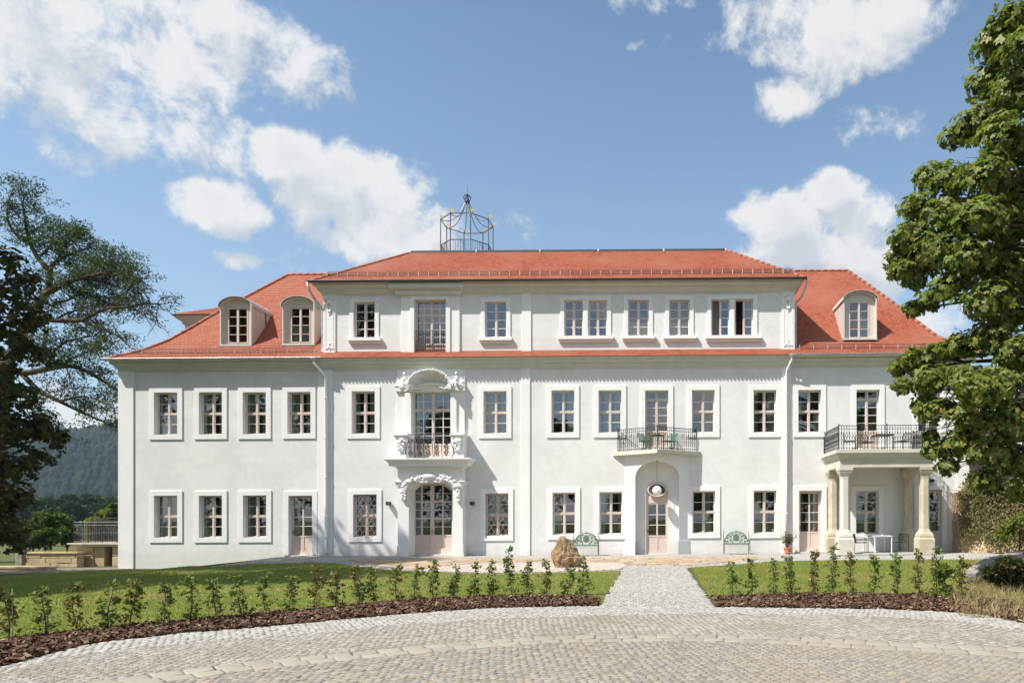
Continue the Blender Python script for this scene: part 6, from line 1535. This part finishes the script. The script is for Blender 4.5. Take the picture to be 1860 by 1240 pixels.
# ---- right: vine wall, shrubs, steps, neighbour house
vw = empty('vine_wall', (16, -2, 0), 'rough retaining wall hung with brown and green creeper right of the house', 'wall')
bm = bmesh.new(); nx_, nz_ = 44, 16; grid = []
for j in range(nz_+1):
    row = []
    for i in range(nx_+1):
        u = i/nx_; v = j/nz_; X = 13.55+7.6*u; Y = -1.0-5.5*u; top = 3.0+.35*math.sin(u*9)+.5*u
        p = Vector((X, Y+v*.7, -.2+top*v)); nn = noise.noise(p*1.3)*.28+noise.noise(p*4)*.1; row.append(bm.verts.new((p.x-nn*.4, p.y-nn, p.z)))
    grid.append(row)
for j in range(nz_):
    for i in range(nx_): bm.faces.new((grid[j][i], grid[j][i+1], grid[j+1][i+1], grid[j+1][i]))
lastr = grid[-1]; bk_ = [bm.verts.new((v.co.x+.6, v.co.y+3.5, v.co.z+.1)) for v in lastr]
for i in range(nx_): bm.faces.new((lastr[i], lastr[i+1], bk_[i+1], bk_[i]))
lft = [bm.verts.new((r[0].co.x+.1, r[0].co.y+3.5, r[0].co.z)) for r in grid]
for j in range(nz_): bm.faces.new((grid[j][0], grid[j+1][0], lft[j+1], lft[j]))
for v in bm.verts: v.co -= Vector((16, -2, 0))
me = bpy.data.meshes.new('stone_face'); bm.to_mesh(me); bm.free(); me.materials.append(MAT['sandstone_warm']); o = bpy.data.objects.new('stone_face', me); COL.objects.link(o); o.parent = vw
cs = []; ds = []
for k in range(20000):
    u = random.random(); v = random.random()**.6; 
    if v < .30*max(0, 1-u*2.6)*(1 if u > .02 else 0)+.10*math.sin(u*31)-.05+.1*random.random(): continue
    X = 13.5+7.6*u; Y = -1.15-5.5*u; top = 3.0+.35*math.sin(u*9)+.5*u; cs.append((X+random.gauss(0, .1), Y+v*.7-random.random()*.35, -.2+top*v+random.gauss(0, .1)+.12)); ds.append((random.gauss(-.2, .4), -.5, random.gauss(-.6, .4)))
cs = np.array(cs); leafobj([kites(cs, np.array(ds), rdir(len(cs), .3)+np.array([0, -1., 0]), rng.uniform(.07, .14, len(cs)), rng.uniform(.025, .045, len(cs)))], 'creeper', 'leaf_vine', vw)
gen_tree('green_bush', (14.6, -.9, 2.7), 1.2, 1.2, .13, 'leaf_shrub', 1800, 'bright green bush growing on top of the creeper wall', 'bush', seed=41, trunk=.05, low=.05, nc=8)
gen_tree('green_bush', (18.6, -1.6, 2.9), 1.9, 1.9, .15, 'leaf_shrub', 2600, 'wide green bush on the creeper wall under the chestnut branches', 'bush', seed=42, trunk=.05, low=.05, nc=8)
X_, Y_ = 13.1, -8.6
gen_tree('yellow_bush', (posat(1852, -7.0), -7.0, 0), 2.1, .85, .12, 'leaf_chestnut', 2600, 'yellow green bush standing in front of the creeper wall at the right edge', 'bush', seed=43, trunk=.05, low=.05, nc=9)
gen_tree('dark_bush', (posat(1835, -15.2), -15.2, 0), .8, .6, .09, 'leaf_dark', 2400, 'low dark green bush in front of the stone slab at the right edge', 'bush', seed=44, trunk=.04, low=.02, nc=9)
gen_tree('low_shrub', (posat(1715, -16.2), -16.2, 0), .8, .35, .09, 'leaf_sapling', 700, 'leafy low shrub leaning at the right end of the short bed', 'bush', seed=45, trunk=.03, low=.02, nc=6)
# sloping stone slabs
st = empty('stone_steps', (11.6, -11.5, 0), 'weathered sloping stone slab and blocks on the bank at the right', 'steps')
a_ = Vector((*G(1762, 1042), .12)); c_2 = Vector((*G(1822, 1020), .62)); 
b = MB(); d_ = (c_2-a_); up_ = Vector((0, 0, 1)); 
def beam(b, a, c, w_, t_):
    d = (c-a).normalized(); s = d.cross(up_).normalized()*w_/2; u = s.cross(d).normalized()*t_/2
    b.add([a-s-u, a+s-u, a+s+u, a-s+u, c-s-u, c+s-u, c+s+u, c-s+u], [(0, 1, 2, 3), (7, 6, 5, 4), (0, 4, 5, 1), (1, 5, 6, 2), (2, 6, 7, 3), (3, 7, 4, 0)])
beam(b, at(1760, 1044, -14.0), at(1800, 1018, -12.5), .34, .13); beam(b, at(1800, 1018, -12.5), at(1880, 1000, -12.2), .40, .16); b.build('slab', 'grey_stone', st, bevel=.02)
b = MB()
for (px, py, Y, w_, h_) in ((1822, 1030, -12.6, .55, .4), (1850, 1032, -12.7, .6, .5), (1882, 1036, -12.8, .7, .55), (1805, 1045, -13.2, .35, .2), (1835, 1052, -13.4, .5, .25)):
    p = at(px, py, Y); b.box(p.x-w_/2, p.x+w_/2, Y-.2, Y+.4, 0, p.z+h_*.5)
b.build('blocks', 'grey_stone', st, bevel=.05)
nh = empty('neighbour_house', (21, 4, 0), 'beige rendered house with dark slate roof half hidden by the chestnut', 'house')
b = MB(); b.box(16.3, 27, 3, 14, -.5, 6.4); b.prism([(16.3, 6.4), (27, 6.4), (21.65, 11)], 3, 14); b.build('wall', 'beige_house', nh)
b = MB(); b.add([(15.8, 2.6, 5.9), (21.65, 2.6, 11.05), (21.65, 14.4, 11.05), (15.8, 14.4, 5.9), (27.5, 2.6, 5.9), (27.5, 14.4, 5.9)], [(0, 1, 2, 3), (1, 4, 5, 2)]); o = b.build('roof', 'slate', nh); so = o.modifiers.new('t', 'SOLIDIFY'); so.thickness = .15
b = MB(); b.add([(16.0, 1.0, 3.35), (27, 1.0, 3.35), (27, 3.0, 4.1), (16.6, 3.0, 4.1)], [(0, 1, 2, 3)]); o = b.build('porch_roof', 'slate', nh); so = o.modifiers.new('t', 'SOLIDIFY'); so.thickness = .1
for x in (18.2, 21.0, 24):
    b = MB(); frame_rect(b, x, x+1, 4.6, 6, .08, 2.93, 3.02); o = b.build('window', 'muntin_white', nh); b = MB(); b.box(x+.08, x+.92, 2.97, 2.99, 4.68, 5.92); b.build('pane', 'slate', o)

# ================================================================== distance
def ground_tree(px, pyt, Y, wpx, label, m, n, leaf, seed, name='valley_tree', pyb=None, group=None):
    zg = g(0, Y)-.3; z = CH+(PY0-pyt)*(CD+Y)/FP; X = posat(px, Y)
    gen_tree(name, (X, Y, zg), max(1.5, z-zg), wpx*(CD+Y)/FP, leaf, m, n, label, seed=seed, trunk=.02*(z-zg)+.03, low=.08, nc=12, group=group)
ground_tree(92, 925, 14, 36, 'loose green tree behind the sandstone wall', 'leaf_shrub', 5200, .22, 51)
ground_tree(60, 955, 9, 26, 'dark shrubby tree behind the grey post', 'leaf_dark', 2600, .2, 52)
ground_tree(122, 955, 11, 18, 'small bushy tree just left of the terrace', 'leaf_shrub', 1800, .16, 53)
ground_tree(190, 925, 32, 26, 'yellow green tree behind the terrace balustrade', 'leaf_chestnut', 3000, .32, 54)
ground_tree(208, 906, 26, 14, 'slim tree next to the house corner behind the terrace', 'leaf_shrub', 1500, .26, 55)
ground_tree(25, 935, 10, 34, 'dark shrub behind the left end of the sandstone wall', 'leaf_dark', 3000, .2, 56)
ground_tree(82, 962, 7, 22, 'low dark shrub just above the middle of the sandstone wall', 'leaf_shrub', 2200, .16, 57)
ground_tree(105, 945, 24, 26, 'bushy tree in the gap between the dark tree and the terrace', 'leaf_dark', 3000, .3, 58)
for k, (px, pyt, Y, w_, lb) in enumerate(((112, 893, 130, 22, 'round green tree below the hill, left of the pale one'), (85, 905, 150, 26, 'broad valley tree showing beside the dark tree'), (150, 900, 150, 22, 'middle valley tree of the row below the hill'), (168, 893, 170, 20, 'pale grey green valley tree below the hill'), (200, 905, 160, 24, 'valley tree reaching the house corner below the hill'), (130, 912, 120, 16, 'low round valley tree in front of the row'), (55, 905, 140, 28, 'valley tree mostly hidden by the dark tree'), (182, 915, 125, 14, 'small dark valley tree above the terrace'), (20, 900, 160, 30, 'valley tree behind the trunk of the old tree'), (225, 902, 150, 22, 'valley tree hidden mostly behind the house corner'))):
    ground_tree(px, pyt, Y, w_, lb, 'leaf_distant', 2600, 1.1, 60+k, group='trees across the valley')
# wooded hill
HN, HM = 70, 26; vs = []
def hillz(X, v):
    s = -X
    crest = 150*(math.exp(-((X+520)/600.)**2))+60*math.exp(-((X+1500)/500.)**2)+12*math.sin(X*.011)+6*math.sin(X*.034+1)
    return crest*ss(v)*1.0-2
b = MB()
for j in range(HM+1):
    for i in range(HN+1):
        X = -2600+3600*i/HN; v = j/HM; Y = 520+520*v; vs.append((X, Y, hillz(X, v*1.15 if v < .87 else 1)+noise.noise(Vector((X*.01, Y*.01, 0)))*7*v))
b.add(vs, [(j*(HN+1)+i, j*(HN+1)+i+1, (j+1)*(HN+1)+i+1, (j+1)*(HN+1)+i) for j in range(HM) for i in range(HN)]); o = b.build('hill', 'forest_floor', smooth=True); tagd(o, kind='structure')
# forest as one mass on the hill
N_ = 8000; Xs = rng.uniform(-1500, -280, N_); vv = rng.uniform(.03, 1.0, N_)**.9
cv = []; fc = []; 
for X, v in zip(Xs, vv):
    Y = 520+520*v; z = hillz(X, v*1.15 if v < .87 else 1)+noise.noise(Vector((X*.01, Y*.01, 0)))*7*v; h = random.uniform(8, 14.5); r = random.uniform(2.8, 4.6) ; pin = random.random() < .5; b0 = len(cv)
    for lv, (rr, hh) in enumerate(((1, .12), (.72 if pin else 1.05, .5), (.35 if pin else .75, .8))):
        for k in range(6): a = k*math.pi/3+lv*.5; q_ = rr*r*random.uniform(.75, 1.2); cv.append((X+q_*math.cos(a), Y+q_*math.sin(a), z+h*hh))
    cv.append((X, Y, z+h)); 
    for lv in range(2):
        for k in range(6): fc.append((b0+lv*6+k, b0+lv*6+(k+1) % 6, b0+(lv+1)*6+(k+1) % 6, b0+(lv+1)*6+k))
    for k in range(0, 6, 2): fc.append((b0+12+k, b0+12+k+1, b0+18, b0+18)) if False else fc.append((b0+12+k, b0+12+(k+1) % 6, b0+12+(k+2) % 6, b0+18))
o = npmesh('forest', cv, fc, 'leaf_conifer'); tagd(o, 'dark mixed forest covering the far hill left of the house', kind='stuff')
# haze in the valley air
HAZE = True
if HAZE:
    hm = bpy.data.materials.new('haze'); hm.use_nodes = True; hm.node_tree.nodes.clear(); t = NT(hm.node_tree); ou = t.n('ShaderNodeOutputMaterial'); pv = t.n('ShaderNodeVolumePrincipled')
    pv.inputs['Density'].default_value = .00016; pv.inputs['Color'].default_value = (.66, .82, 1.0, 1); pv.inputs['Anisotropy'].default_value = .2; t.l(pv.outputs[0], ou.inputs['Volume'])
    b = MB(); b.box(-3200, 3200, -320, 3200, -8, 190); me = bpy.data.meshes.new('haze'); me.from_pydata(b.v, [], b.f); me.materials.append(hm); o = bpy.data.objects.new('haze', me); COL.objects.link(o); tagd(o, 'thin pale blue haze in the valley air', kind='stuff')
bpy.context.view_layer.update()
print('objects', len(bpy.data.objects), 'polys', sum(len(m.polygons) for m in bpy.data.meshes))
